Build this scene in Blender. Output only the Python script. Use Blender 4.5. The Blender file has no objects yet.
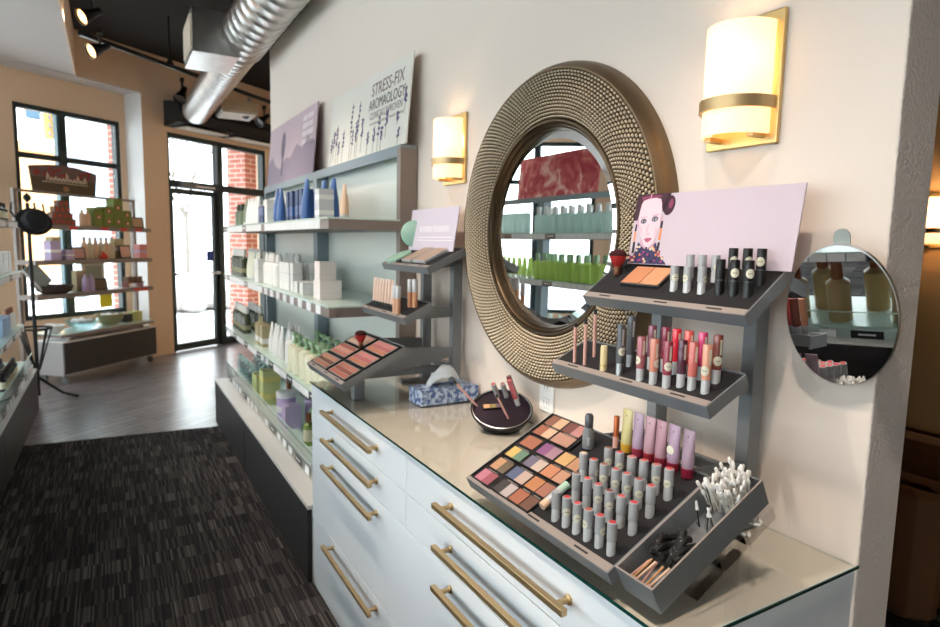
import bpy, math, random
from mathutils import Matrix, Vector
random.seed(7)
PI = math.pi
C = bpy.context.scene.collection
S = bpy.context.scene
# ---------------------------------------------------------------- camera, sky, exposure
cd = bpy.data.cameras.new('camera'); cam = bpy.data.objects.new('camera', cd); C.objects.link(cam)
YAW, PIT, ROL = -.5294, -.1127, .0202
f_ = Vector((math.cos(PIT)*math.cos(YAW), math.cos(PIT)*math.sin(YAW), math.sin(PIT)))
r_ = Vector((math.sin(YAW), -math.cos(YAW), 0)); u_ = r_.cross(f_)
c_, s_ = math.cos(ROL), math.sin(ROL)
R_ = c_*r_+s_*u_; U_ = -s_*r_+c_*u_
mw = Matrix((R_, U_, -f_)).transposed().to_4x4(); mw.translation = (0, 1.1832, 1.481)
cam.matrix_world = mw
cd.sensor_width = 36; cd.lens = 612.3/940*36; cd.clip_start = .02; cd.clip_end = 300
cd.dof.use_dof = True; cd.dof.focus_distance = 1.35; cd.dof.aperture_fstop = 4.5
S.camera = cam
W = bpy.data.worlds.new('world'); S.world = W; W.use_nodes = True
W.node_tree.nodes['Background'].inputs[0].default_value = (.91, .955, 1, 1)
W.node_tree.nodes['Background'].inputs[1].default_value = 8.0
vs = S.view_settings
vs.view_transform = 'Standard'; vs.look = 'None'; vs.gamma = 1; vs.exposure = 0.0; vs.use_curve_mapping = False

# ---------------------------------------------------------------- materials
def lin(c):
    return tuple((v/12.92 if v <= .04045 else ((v+.055)/1.055)**2.4) for v in [x/255 for x in c])
MC = {}
def mat(name, rgb, rough=.5, metal=0, coat=0, emit=None, es=1, spec=.5, bump=None, vary=0, trans=0):
    if name in MC: return MC[name]
    m = bpy.data.materials.new(name); m.use_nodes = True; nt = m.node_tree
    b = nt.nodes['Principled BSDF']; c = lin(rgb)
    b.inputs['Base Color'].default_value = (*c, 1); b.inputs['Roughness'].default_value = rough
    b.inputs['Metallic'].default_value = metal; b.inputs['Coat Weight'].default_value = coat
    b.inputs['Specular IOR Level'].default_value = spec
    b.inputs['Transmission Weight'].default_value = trans
    if emit: b.inputs['Emission Color'].default_value = (*lin(emit), 1); b.inputs['Emission Strength'].default_value = es
    tc = nt.nodes.new('ShaderNodeTexCoord')
    if vary:
        n = nt.nodes.new('ShaderNodeTexNoise'); n.inputs['Scale'].default_value = 9; n.inputs['Detail'].default_value = 4
        rp = nt.nodes.new('ShaderNodeValToRGB'); lo = [v*(1-vary) for v in c]; hi = [min(1, v*(1+vary)) for v in c]
        rp.color_ramp.elements[0].color = (*lo, 1); rp.color_ramp.elements[1].color = (*hi, 1)
        rp.color_ramp.elements[0].position = .3; rp.color_ramp.elements[1].position = .7
        nt.links.new(tc.outputs['Object'], n.inputs['Vector']); nt.links.new(n.outputs[0], rp.inputs[0]); nt.links.new(rp.outputs[0], b.inputs['Base Color'])
    if bump:
        n = nt.nodes.new('ShaderNodeTexNoise'); n.inputs['Scale'].default_value = bump[0]; n.inputs['Detail'].default_value = 3
        bn = nt.nodes.new('ShaderNodeBump'); bn.inputs['Strength'].default_value = bump[1]; bn.inputs['Distance'].default_value = bump[2]
        nt.links.new(tc.outputs['Object'], n.inputs['Vector']); nt.links.new(n.outputs[0], bn.inputs['Height']); nt.links.new(bn.outputs[0], b.inputs['Normal'])
    MC[name] = m; return m
def glassmat(name, tint=(248, 251, 250), refl=1.45, k=.8):
    m = bpy.data.materials.new(name); m.use_nodes = True; nt = m.node_tree; nt.nodes.clear()
    o = nt.nodes.new('ShaderNodeOutputMaterial'); t = nt.nodes.new('ShaderNodeBsdfTransparent'); t.inputs[0].default_value = (*lin(tint), 1)
    g = nt.nodes.new('ShaderNodeBsdfGlossy'); g.inputs['Roughness'].default_value = .02; lw = nt.nodes.new('ShaderNodeLayerWeight'); p5 = nt.nodes.new('ShaderNodeMath'); p5.operation = 'POWER'; p5.inputs[1].default_value = 4.5; nt.links.new(lw.outputs['Facing'], p5.inputs[0])
    fr = nt.nodes.new('ShaderNodeMath'); fr.operation = 'MULTIPLY_ADD'; fr.inputs[1].default_value = k; fr.inputs[2].default_value = .035*(refl/1.45)**2; nt.links.new(p5.outputs[0], fr.inputs[0])
    x = nt.nodes.new('ShaderNodeMixShader'); nt.links.new(fr.outputs[0], x.inputs[0]); nt.links.new(t.outputs[0], x.inputs[1]); nt.links.new(g.outputs[0], x.inputs[2])
    nt.links.new(x.outputs[0], o.inputs[0]); MC[name] = m; return m
def brickmat(name, c1, c2, mo, scale, w=.5, h=.25, ms=.02, rough=.8, offset=.5, squash=None, rot=0):
    m = mat(name, c1, rough); nt = m.node_tree; b = nt.nodes['Principled BSDF']
    tc = nt.nodes.new('ShaderNodeTexCoord'); mp = nt.nodes.new('ShaderNodeMapping'); mp.inputs['Rotation'].default_value = rot if isinstance(rot, tuple) else (0, 0, rot)
    br = nt.nodes.new('ShaderNodeTexBrick'); br.offset = offset
    br.inputs['Color1'].default_value = (*lin(c1), 1); br.inputs['Color2'].default_value = (*lin(c2), 1); br.inputs['Mortar'].default_value = (*lin(mo), 1)
    br.inputs['Scale'].default_value = scale; br.inputs['Brick Width'].default_value = w; br.inputs['Row Height'].default_value = h; br.inputs['Mortar Size'].default_value = ms
    nt.links.new(tc.outputs['Object'], mp.inputs[0]); nt.links.new(mp.outputs[0], br.inputs[0]); nt.links.new(br.outputs[0], b.inputs['Base Color'])
    return m
def carpetmat():
    m = mat('carpet', (40, 38, 38), .95); nt = m.node_tree; b = nt.nodes['Principled BSDF']; N = nt.nodes.new; L = nt.links.new
    tc = N('ShaderNodeTexCoord'); sp = N('ShaderNodeSeparateXYZ'); L(tc.outputs['Object'], sp.inputs[0])
    def mth(op, a, bb=None, cc=None):
        n = N('ShaderNodeMath'); n.operation = op
        for i, v in enumerate((a, bb, cc)):
            if v is None: continue
            if isinstance(v, (int, float)): n.inputs[i].default_value = v
            else: L(v, n.inputs[i])
        return n.outputs[0]
    ci = mth('FLOOR', mth('MULTIPLY', sp.outputs[1], 1/.0068))      # fine stripes run along x
    row = mth('FLOOR', mth('MULTIPLY', sp.outputs[0], 1/.12))
    colm = mth('FLOOR', mth('ADD', mth('MULTIPLY', sp.outputs[1], 1/.10), mth('MULTIPLY', row, .37)))
    w1 = N('ShaderNodeTexWhiteNoise'); w1.noise_dimensions = '3D'; cb = N('ShaderNodeCombineXYZ'); L(ci, cb.inputs[0]); L(row, cb.inputs[1]); L(cb.outputs[0], w1.inputs[0])
    w2 = N('ShaderNodeTexWhiteNoise'); w2.noise_dimensions = '3D'; cb2 = N('ShaderNodeCombineXYZ'); L(colm, cb2.inputs[0]); L(row, cb2.inputs[1]); cb2.inputs[2].default_value = 3; L(cb2.outputs[0], w2.inputs[0])
    v = mth('MULTIPLY', mth('POWER', w1.outputs[0], 1.8), mth('ADD', mth('MULTIPLY', mth('POWER', w2.outputs[0], 1.6), 1.0*.62), .34))
    rp = N('ShaderNodeValToRGB'); e = rp.color_ramp.elements
    e[0].color = (*lin((42, 41, 43)), 1); e[1].color = (*lin((116, 110, 106)), 1); e[1].position = .9
    L(v, rp.inputs[0]); L(rp.outputs[0], b.inputs['Base Color']); b.inputs['Specular IOR Level'].default_value = .1
    return m
M_wall = mat('painted wall', (226, 214, 203), .75, bump=(220, .12, .002))
M_cap = mat('orange peel plaster', (222, 213, 208), .7, bump=(140, .8, .006))
M_beige = mat('beige wall', (228, 198, 168), .8)
M_white = mat('white paint', (222, 220, 218), .7)
M_black = mat('black ceiling paint', (24, 23, 24), .9)
M_counter = mat('white lacquer', (234, 241, 248), .22)
M_top = mat('counter laminate', (238, 221, 212), .4)
M_gap = mat('cabinet gap', (120, 124, 130), .7)
M_glass = glassmat('clear glass'); M_ggreen = glassmat('green glass edge', (120, 190, 170)); M_topglass = glassmat('counter glass', (250, 253, 251), 1.5)
M_edge = mat('dark glass edge', (14, 62, 56), .15)
M_edgel = mat('pale glass edge', (198, 220, 210), .2)
M_brass = mat('brushed brass', (190, 164, 122), .42, .9)
M_brassl = mat('satin gold', (214, 184, 126), .35, 1)
M_chrome = mat('silver metal', (205, 207, 210), .28, 1)
M_galv = mat('galvanised duct', (190, 188, 184), .34, 1, vary=.12)
M_grey = mat('grey metal shelf', (118, 121, 124), .42, .35)
M_greyd = mat('tray metal', (122, 126, 130), .42, .15)
M_foam = mat('black tray insert', (34, 34, 37), .75, spec=.25)
M_taupe = mat('taupe shelf', (132, 120, 113), .5)
M_rail = mat('label strip', (150, 140, 134), .45)
M_bluegrey = mat('blue grey upright', (128, 142, 150), .5)
M_board = mat('dark wood board', (42, 40, 42), .55, bump=(60, .2, .002))
M_backp = mat('pale back panel', (214, 220, 214), .35)
M_wtop = mat('white base top', (226, 224, 220), .35)
M_mirror = mat('mirror glass', (240, 242, 242), .01, 1)
M_tealf = mat('teal window frame', (22, 40, 42), .45)
M_teall = mat('teal mullion', (60, 96, 104), .45)
M_blk = mat('black plastic', (16, 16, 18), .35)
M_blkm = mat('black matte', (20, 20, 22), .7)
M_paper = mat('white paper', (240, 240, 240), .6)
M_ink = mat('dark ink', (40, 34, 34), .7)
M_acryl = glassmat('clear acrylic', (252, 252, 252), 1.1, .3)
M_clear = glassmat('clear bottle', (226, 240, 242), 1.4)

# ---------------------------------------------------------------- mesh builder
class B:
    def __init__(s): s.v = []; s.f = []; s.mi = []; s.sm = []; s.M = None
    def add(s, vs, fs, mi=0, smooth=False, M=None):
        n = len(s.v)
        for p in vs:
            p = Vector(p)
            if M is not None: p = M @ p
            if s.M is not None: p = s.M @ p
            s.v.append(p)
        for f in fs: s.f.append([i+n for i in f]); s.mi.append(mi); s.sm.append(smooth)
        return s
    def box(s, x0, x1, y0, y1, z0, z1, mi=0, M=None, b=0):
        if x0 > x1: x0, x1 = x1, x0
        if y0 > y1: y0, y1 = y1, y0
        if z0 > z1: z0, z1 = z1, z0
        if b <= 0:
            vs = [(x, y, z) for z in (z0, z1) for y in (y0, y1) for x in (x0, x1)]
            return s.add(vs, [(0, 2, 3, 1), (4, 5, 7, 6), (0, 1, 5, 4), (2, 6, 7, 3), (0, 4, 6, 2), (1, 3, 7, 5)], mi, False, M)
        b = min(b, (x1-x0)/2.01, (y1-y0)/2.01, (z1-z0)/2.01)     # bevelled in plan and at top and bottom
        def ring(z, d):
            return [(x0+b+d-0, y0+d, z), (x1-b-d, y0+d, z), (x1-d, y0+b+d, z), (x1-d, y1-b-d, z), (x1-b-d, y1-d, z), (x0+b+d, y1-d, z), (x0+d, y1-b-d, z), (x0+d, y0+b+d, z)]
        q = b*.45
        vs = ring(z0, q)+ring(z0+q, 0)+ring(z1-q, 0)+ring(z1, q)
        fs = [tuple(range(7, -1, -1)), tuple(range(24, 32))]
        for k in range(3):
            for i in range(8): j = (i+1) % 8; fs.append((k*8+i, k*8+j, k*8+8+j, k*8+8+i))
        return s.add(vs, fs, mi, False, M)
    def lathe(s, prof, seg=16, mi=0, M=None, smooth=True, a0=0, a1=2*PI, sx=1, sy=1, cap=True, mis=None):
        full = abs(a1-a0-2*PI) < 1e-6; n = seg if full else seg+1; vs = []
        for r, z in prof:
            for i in range(n):
                a = a0+(a1-a0)*i/seg; vs.append((r*math.cos(a)*sx, r*math.sin(a)*sy, z))
        for k in range(len(prof)-1):
            fs = []
            for i in range(seg):
                j = (i+1) % n if full else i+1; fs.append((k*n+i, k*n+j, (k+1)*n+j, (k+1)*n+i))
            m_ = mis[k] if mis else mi
            if k == 0: s.add(vs, fs, m_, smooth, M); base = len(s.v)-len(vs)
            else:
                for f in fs: s.f.append([i+base for i in f]); s.mi.append(m_); s.sm.append(smooth)
        if cap and full:
            if prof[0][0] > 1e-5: s.f.append([base+i for i in range(n-1, -1, -1)]); s.mi.append(mis[0] if mis else mi); s.sm.append(False)
            if prof[-1][0] > 1e-5: s.f.append([base+(len(prof)-1)*n+i for i in range(n)]); s.mi.append(mis[-1] if mis else mi); s.sm.append(False)
        return s
    def tube(s, pts, r, seg=8, mi=0, closed=False):
        pts = [Vector(p) for p in pts]; n = len(pts); rs = r if isinstance(r, (list, tuple)) else [r]*n; vs = []; up = None
        for i, p in enumerate(pts):
            a = pts[(i-1) % n] if (i > 0 or closed) else p; b = pts[(i+1) % n] if (i < n-1 or closed) else p
            t = (b-a).normalized()
            if up is None: up = t.orthogonal().normalized()
            up = (up-t*up.dot(t)).normalized(); w = t.cross(up)
            for k in range(seg): an = 2*PI*k/seg; vs.append(p+(up*math.cos(an)+w*math.sin(an))*rs[i])
        fs = []
        for i in range(n if closed else n-1):
            for k in range(seg): j = (k+1) % seg; i2 = (i+1) % n; fs.append((i*seg+k, i*seg+j, i2*seg+j, i2*seg+k))
        s.add(vs, fs, mi, True)
        if not closed:
            nb = len(s.v)-len(vs); s.f.append([nb+k for k in range(seg-1, -1, -1)]); s.f.append([nb+(n-1)*seg+k for k in range(seg)]); s.mi += [mi, mi]; s.sm += [False, False]
        return s
    def prism(s, poly, y0, y1, mi=0, M=None):     # polygon in x,z extruded along y; counter-clockwise seen from -y
        n = len(poly); vs = [(x, y0, z) for x, z in poly]+[(x, y1, z) for x, z in poly]
        fs = [tuple(range(n)), tuple(range(2*n-1, n-1, -1))]+[(i, i+n, (i+1) % n+n, (i+1) % n) for i in range(n)]
        return s.add(vs, fs, mi, False, M)
    def disc(s, cx, cz, rx, rz, y0, y1, mi=0, seg=24, M=None):
        return s.prism([(cx+rx*math.cos(2*PI*i/seg), cz+rz*math.sin(2*PI*i/seg)) for i in range(seg)], y0, y1, mi, M)
    def build(s, name, mats, parent=None, loc=None, bevel=0, angle=40):
        if not isinstance(mats, (list, tuple)): mats = [mats]
        off = Vector(loc) if loc is not None else (OFF.get(parent, Vector((0, 0, 0))) if parent else Vector((0, 0, 0)))
        me = bpy.data.meshes.new(name); me.from_pydata([tuple(p-off) for p in s.v], [], s.f)
        for m in mats: me.materials.append(m)
        me.polygons.foreach_set('material_index', s.mi); me.polygons.foreach_set('use_smooth', s.sm)
        me.update(); me.validate()
        if any(s.sm): me.set_sharp_from_angle(angle=math.radians(angle))
        o = bpy.data.objects.new(name, me); C.objects.link(o)
        if parent: o.parent = parent; OFF[o] = OFF.get(parent, Vector((0, 0, 0)))
        else: o.location = off; OFF[o] = off
        if bevel:
            bm = o.modifiers.new('bevel', 'BEVEL'); bm.width = bevel; bm.segments = 2; bm.limit_method = 'ANGLE'; bm.angle_limit = math.radians(35)
        return o
OFF = {}
def tag(o, label=None, cat=None, group=None, kind=None):
    if label: o['label'] = label
    if cat: o['category'] = cat
    if group: o['group'] = group
    if kind: o['kind'] = kind
    return o
def thing(name, label, cat, loc=(0, 0, 0), group=None):
    o = bpy.data.objects.new(name, None); o.empty_display_size = .05; C.objects.link(o); o.location = loc; OFF[o] = Vector(loc)
    return tag(o, label, cat, group)
def struct(o): o['kind'] = 'structure'; return o
def BX(*a, **k): return B().box(*a, **k)
def copy_tree(o, parent=None):
    c = o.copy(); C.objects.link(c); c.parent = parent
    for ch in o.children: copy_tree(ch, c)
    return c
class Kind:
    def __init__(s, root): s.root = root; s.used = False
    def put(s, loc, label, cat, group=None, rz=0, rot=None):
        o = s.root if not s.used else copy_tree(s.root); s.used = True
        o.location = loc; o.rotation_euler = rot if rot else (0, 0, rz)
        for k in ('group',):
            if k in o: del o[k]
        return tag(o, label, cat, group)
def text(s, size, m, parent, loc, rot=(PI/2, 0, 0), align='CENTER', name='lettering', sx=1, depth=.0002, space=1.0):
    cu = bpy.data.curves.new('t', 'FONT'); cu.body = s; cu.size = size; cu.align_x = align; cu.align_y = 'CENTER'; cu.extrude = depth; cu.space_line = space; cu.resolution_u = 3
    o = bpy.data.objects.new('t', cu); C.objects.link(o)
    dg = bpy.context.evaluated_depsgraph_get(); me = bpy.data.meshes.new_from_object(o.evaluated_get(dg)); bpy.data.objects.remove(o)
    me.materials.clear(); me.materials.append(m); me.name = name
    n = bpy.data.objects.new(name, me); C.objects.link(n); n.parent = parent; n.location = Vector(loc)-OFF.get(parent, Vector((0, 0, 0))); n.rotation_euler = rot; n.scale = (sx, 1, 1)
    OFF[n] = Vector((0, 0, 0)); return n
def T(x, y, z): return Matrix.Translation((x, y, z))
def frame(o, X, Y, Z): m = Matrix((Vector(X), Vector(Y), Vector(Z))).transposed().to_4x4(); m.translation = o; return m

# ---------------------------------------------------------------- room shell
M_carpet = carpetmat()
M_tile = brickmat('wood look tile', (146, 140, 140), (112, 108, 110), (88, 86, 88), 1, .36, .09, .006, .3, rot=.9)
XB, YL, ZC, ZL = -2.6, 4.6, 3.68, 3.2
b = B(); b.add([(XB, -2.3, 0), (5.02, -2.3, 0), (5.06, 0, 0), (5.21, 1.8, 0), (5.45, YL, 0), (XB, YL, 0), (XB, -2.3, -.1), (5.02, -2.3, -.1), (5.06, 0, -.1), (5.21, 1.8, -.1), (5.45, YL, -.1), (XB, YL, -.1)],
      [(0, 1, 2, 3, 4, 5), (11, 10, 9, 8, 7, 6)]+[(i+6, (i+1) % 6+6, (i+1) % 6, i) for i in range(6)]); struct(b.build('floor', M_carpet))
b = B(); P5 = [(5.02, -2.3), (11, -2.3), (9.6, -.2), (6.2, 4.75), (5.45, YL), (5.21, 1.8), (5.06, 0)]
b.add([(x, y, z) for z in (-.002, -.1) for x, y in P5], [tuple(range(7)), tuple(range(13, 6, -1))]+[(i+7, (i+1) % 7+7, (i+1) % 7, i) for i in range(7)]); struct(b.build('floor', M_tile))
struct(BX(5.0, 5.03, -.13, .0, 0, .001).build('trim_1', M_chrome)) if False else None
struct(BX(XB, 11, -2.3, 1.45, ZC, ZC+.1).build('ceiling', M_black))
struct(BX(XB, 9.2, 1.45, YL+.3, ZL, ZC+.1).build('ceiling', mat('white ceiling', (188, 182, 178), .8)))
struct(BX(XB, 9.2, 1.44, 1.45, ZL, ZC).build('trim_1', M_beige))
b = BX(.567, 5.36, -.13, 0, 0, 3.03); b.mi = [0]*6; b.mi[4] = 1; b.mi[5] = 1
w = struct(b.build('wall_right', [M_wall, M_cap], bevel=.004))
struct(BX(XB, XB+.1, -2.3, YL, 0, ZC).build('wall_back', M_wall))
# room glimpsed beyond the wall end
M_och = mat('ochre wall', (176, 138, 92), .8)
struct(BX(XB, 4.6, -2.4, -2.3, 0, ZC).build('wall_side_room', M_och))
struct(BX(4.5, 4.6, -2.3, -.13, 0, ZC).build('wall_side_room_end', M_och))
struct(BX(XB, 4.5, -2.3, -2.285, 0, .12).build('baseboard_side_room', mat('brown baseboard', (120, 92, 66), .5)))
# facade with its own frame: s along, outward, up
TX = Vector((.5611, -.8277, 0)); TN = Vector((.8277, .5611, 0)); FA = Vector((8.64, .586, 0))
FM = frame(FA, TX, TN, (0, 0, 1))
def FB(*a, **k): b = B(); b.M = FM; return b.box(*a, **k)
b = FB(-.27, .068, 0, .45, 0, ZC); b.box(.068, 1.75, 0, .2, 2.80, ZC); b.box(1.75, 3.0, 0, .2, 0, ZC); b.box(-1.1, -.27, 0, .3, ZL, ZC)
struct(b.build('wall_entrance', M_beige))
b = FB(-4.85, -.34, .3, .45, 2.86, ZL+.05); b.box(-4.85, -.34, .3, .45, 0, .56); b.box(-.34, -.27, .3, .45, 0, ZL); b.box(-2.2, -1.52, .3, .45, .56, 2.86); b.box(-4.85, -4.5, .3, .45, .56, 2.86)
struct(b.build('wall_windows', M_beige))
struct(FB(-1.6, -.2735, .0005, .2995, ZL-.012, ZL-.002).build('ceiling', MC['white ceiling']))
b = FB(-.273, -.27, 0, .3, 0, ZL); struct(b.build('trim_2', M_white))
struct(FB(-.28, -.27, -.012, 0, 0, .1).build('baseboard_entrance', M_beige))
def window(name, s0, s1, z0, z1, sm, zm, y=.36, MM=FM, lab=None):
    b = B(); b.M = MM; w = .05
    b.box(s0, s0+w, y-.04, y+.04, z0, z1); b.box(s1-w, s1, y-.04, y+.04, z0, z1); b.box(s0+w, s1-w, y-.04, y+.04, z0, z0+w); b.box(s0+w, s1-w, y-.04, y+.04, z1-w, z1)
    fr = struct(b.build(name, M_tealf)); OFF[fr] = Vector((0, 0, 0))
    b = B(); b.M = MM
    for s in sm: b.box(s-.035, s+.035, y-.03, y+.03, z0+w, z1-w)
    for z in zm: b.box(s0+w, s1-w, y-.028, y+.028, z-.03, z+.03)
    b.build('mullion', M_tealf, fr)
    b = B(); b.M = MM
    for s in sm: b.box(s-.06, s-.036, y-.02, y+.05, z0+w, z1-w)
    if sm: b.build('mullion_edge', M_teall, fr)
    b = B(); b.M = MM; b.box(s0+w, s1-w, y, y+.004, z0+w, z1-w); b.build('pane', M_glass, fr)
    return fr
window('window_1', -1.52, -.34, .56, 2.86, [-1.0], [2.33])
window('window_2', -4.5, -2.2, .56, 2.86, [-3.7, -2.95], [2.33])
# left wall with shop windows
LM = frame((0, YL, 0), (1, 0, 0), (0, 1, 0), (0, 0, 1))
WX = [(-2.0, .2), (.5, 2.9), (3.2, 5.9)]
b = BX(XB, 6.2, YL, YL+.2, 0, .5); b.box(XB, 6.2, YL, YL+.2, 2.9, ZL); xs = [XB]+[q for p in WX for q in p]+[6.2]
for i in range(0, len(xs), 2): b.box(xs[i], xs[i+1], YL, YL+.2, .5, 2.9)
struct(b.build('wall_left', M_wall))
for i, (a, c) in enumerate(WX): window('window_%d' % (i+3), a, c, .5, 2.9, [a+(c-a)/3, a+2*(c-a)/3], [2.3], .1, LM)
struct(BX(5.36, 10.9, -1.62, -1.5, 0, ZC).build('wall_entry_side', M_beige))
# door unit
def fpart(name, m, parent, *boxes):
    b = B(); b.M = FM
    for x in boxes: b.box(*x)
    return b.build(name, m, parent)
d = struct(fpart('door_1', M_tealf, None, (.068, .11, .02, .12, 0, 2.80), (1.70, 1.75, .02, .12, 0, 2.80), (.11, 1.70, .02, .12, 2.74, 2.80), (.11, 1.70, .02, .12, 2.13, 2.22), (.86, .95, .02, .12, 0, 2.74), (.95, 1.70, .02, .12, 0, .1)))
fpart('transom_glass', M_glass, d, (.11, .86, .07, .074, 2.22, 2.74), (.95, 1.70, .07, .074, 2.22, 2.74))
fpart('side_glass', M_glass, d, (.95, 1.70, .07, .074, .1, 2.13))
lf = fpart('door_leaf', M_tealf, d, (.115, .165, .05, .1, .01, 2.12), (.80, .855, .05, .1, .01, 2.12), (.165, .80, .05, .1, .01, .1), (.165, .80, .05, .1, 2.05, 2.12))
fpart('door_glass', M_glass, lf, (.165, .80, .07, .074, .1, 2.05))
b = B(); b.M = FM; b.tube([(.13, 0, 1.02), (.84, 0, 1.02)], .014); b.box(.13, .15, 0, .05, 1.0, 1.04); b.box(.82, .84, 0, .05, 1.0, 1.04); b.build('push_bar', M_chrome, lf)
fpart('door_closer', M_grey, d, (.22, .5, -.03, .03, 2.14, 2.2)); fpart('closer_arm', M_chrome, d, (.45, .75, -.05, -.03, 2.15, 2.17))
sg = fpart('notice_sign', mat('blue notice', (30, 62, 150), .5), d, (.68, .79, .065, .069, 1.18, 1.32))
# air curtain housing over the door
a = thing('air_curtain', 'long black air curtain housing mounted above the entrance door', 'air curtain', tuple(FA+Vector((.1, 0, 2.9))))
b = B(); b.M = FM; pr = [(-.002, 2.86), (-.26, 2.90), (-.30, 3.02), (-.26, 3.14), (-.002, 3.17)]
b.add([(s, y, z) for s in (.03, 1.9) for y, z in pr], [(0, 1, 2, 3, 4), (9, 8, 7, 6, 5)]+[(i, i+5, (i+1) % 5+5, (i+1) % 5) for i in range(5)]); b.build('housing', M_blkm, a)
fpart('outlet_grille', mat('light grille', (190, 180, 165), .6), a, (.15, .8, -.27, -.03, 2.850, 2.862), (.95, 1.8, -.27, -.03, 2.850, 2.862))

# ---------------------------------------------------------------- outside
M_snow = mat('snowy ground', (225, 228, 232), .9)
b = B(); b.M = FM; b.box(-40, 40, .45, 60, -.15, -.05); tag(struct(b.build('pavement_outside', M_snow)))
struct(BX(-30, 6.2, YL+.2, 60, -.15, -.055).build('pavement_outside', M_snow))
b = B(); b.M = FM; b.box(-40, 40, 7, 14, -.05, -.03); struct(b.build('road_outside', mat('wet road', (170, 172, 178), .5)))
b = B(); b.M = FM
for y in (7.5, 9.2, 11.4): b.box(-40, 40, y, y+.35, -.03, -.02)
tag(b.build('slush_strip', mat('slush', (235, 236, 240), .9)), 'pale slush lines lying along the road outside', 'snow', kind='stuff')
M_brick = brickmat('red brick', (168, 96, 82), (150, 84, 72), (200, 180, 168), 1, .22, .075, .008, rot=(PI/2, 0, 0))
b = B(); b.M = FM; b.box(2.12, 3.0, .8, 1.2, -.05, 4); br = b.build('brick_pier', M_brick); tag(br, 'red brick pier standing outside the right door glass', 'pier')
b = B(); b.M = FM; b.box(-.04, .35, .8, 1.0, -.05, 4); tag(b.build('brick_pier', M_brick), 'narrow red brick pier outside the window beside the door', 'pier')
b = B(); b.M = FM; b.box(3, 9.6, 18, 24, -.05, 4.6, 0); b.box(2.9, 9.7, 17.9, 24.1, 4.6, 4.9, 0)
bl = b.build('building', mat('orange stucco', (235, 178, 120), .8)); tag(bl, 'orange low building across the street seen through the window', 'building')
b = B(); b.M = FM; b.box(17.5, 20.5, 30, 36, -.05, 6.2); b.box(18.4, 19.4, 30.2, 35, 6.2, 6.9); tag(b.build('building', mat('blue grey facade', (168, 182, 200), .8)), 'pale blue grey building beyond the traffic light', 'building')
tl = thing('traffic_light', 'yellow traffic light hanging beyond the display window', 'traffic light', tuple(FM @ Vector((3.35, 8.0, 0))))
b = B(); b.M = FM; b.tube([(4.05, 8.2, -.05), (4.05, 8.2, 6.2)], .11); b.tube([(4.05, 8.2, 4.45), (2.6, 8.2, 4.5)], .05); b.build('pole', mat('steel pole', (150, 156, 160), .5, .6), tl)
b = B(); b.M = FM; b.box(3.26, 3.46, 7.9, 8.1, 3.66, 4.25, b=.04); b.build('signal_box', mat('signal yellow', (222, 160, 60), .5), tl)
b = B(); b.M = FM
b.box(2.90, 3.2, 7.98, 8.1, 4.05, 4.3, b=.04)
for z in (3.77, 3.95, 4.13): b.lathe([(.07, 0), (.08, .10)], 14, 0, T(3.35, 7.9, z) @ Matrix.Rotation(PI/2, 4, 'X'), cap=False)
b.build('visor', mat('signal visor', (54, 84, 104), .5), tl)
def tree(s, y, h, seed, label):
    rd = random.Random(seed); b = B(); b.M = FM
    def br(p, dr, ln, r, dep):
        q = p+dr*ln; b.tube([p, q], [r, r*.6], 5)
        if dep == 0: return
        for k in range(3):
            n = (dr+Vector((rd.uniform(-.7, .7), rd.uniform(-.7, .7), rd.uniform(-.1, .5)))).normalized(); br(q, n, ln*rd.uniform(.6, .8), r*.6, dep-1)
    br(Vector((s, y, -.05)), Vector((0, 0, 1)), h*.3, .12, 5)
    tag(b.build('bare_tree', mat('bark', (110, 104, 98), .9)), label, 'tree')
tree(13.6, 16, 8, 3, 'bare leafless tree across the street behind the door glass')
b = B(); b.M = FM
for k in range(40):
    r = random.uniform(.15, .35); b.lathe([(0, -r*.6), (r*.8, -r*.3), (r, 0), (r*.7, r*.4), (0, r*.6)], 7, 0, T(random.uniform(3.4, 5.4), random.uniform(3.6, 4.8), r*.4))
tag(b.build('rock_bank', mat('rocks', (150, 146, 142), .9, vary=.2)), 'low bank of grey rocks on the ground beyond the door', 'rocks', kind='stuff')

# ---------------------------------------------------------------- lights of the room
def head(loc, aim, label, power=0, lit=(255, 190, 110), m=None, spot=70, group=None, size=.05):
    o = thing('track_light', label, 'track light', loc, group); loc = Vector(loc); d_ = (Vector(aim)-loc).normalized()
    q = d_.to_track_quat('Z', 'Y').to_matrix().to_4x4(); Mx = T(*loc) @ q
    b = B(); b.lathe([(.0, -.09), (.028, -.085), (.032, -.02), (.05, .04), (.068, .10), (.062, .10), (.04, .04)], 16, 0, Mx, cap=False); b.build('shade', m or M_blk, o)
    b = B(); b.lathe([(0, .075), (.052, .075), (.056, .08), (0, .082)], 16, 0, Mx); b.build('bulb', mat('lit bulb', (255, 220, 160), .5, emit=lit, es=7) if power else mat('unlit bulb', (60, 50, 40), .3), o)
    b = B(); b.tube([loc+Vector((0, 0, .02)), loc+Vector((.0, .0, .13))], .012); b.box(loc.x-.03, loc.x+.03, loc.y-.02, loc.y+.02, loc.z+.12, loc.z+.16); b.build('stem', M_chrome if m else M_blk, o)
    if power:
        l = bpy.data.lights.new('lamp', 'SPOT'); l.energy = power; l.color = (1, .84, .70); l.spot_size = math.radians(spot); l.spot_blend = 1.0; l.shadow_soft_size = size
        lo = bpy.data.objects.new('lamp', l); C.objects.link(lo); lo.parent = o; lo.location = d_*.12; lo.rotation_euler = (-d_).to_track_quat('Z', 'Y').to_euler()
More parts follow.
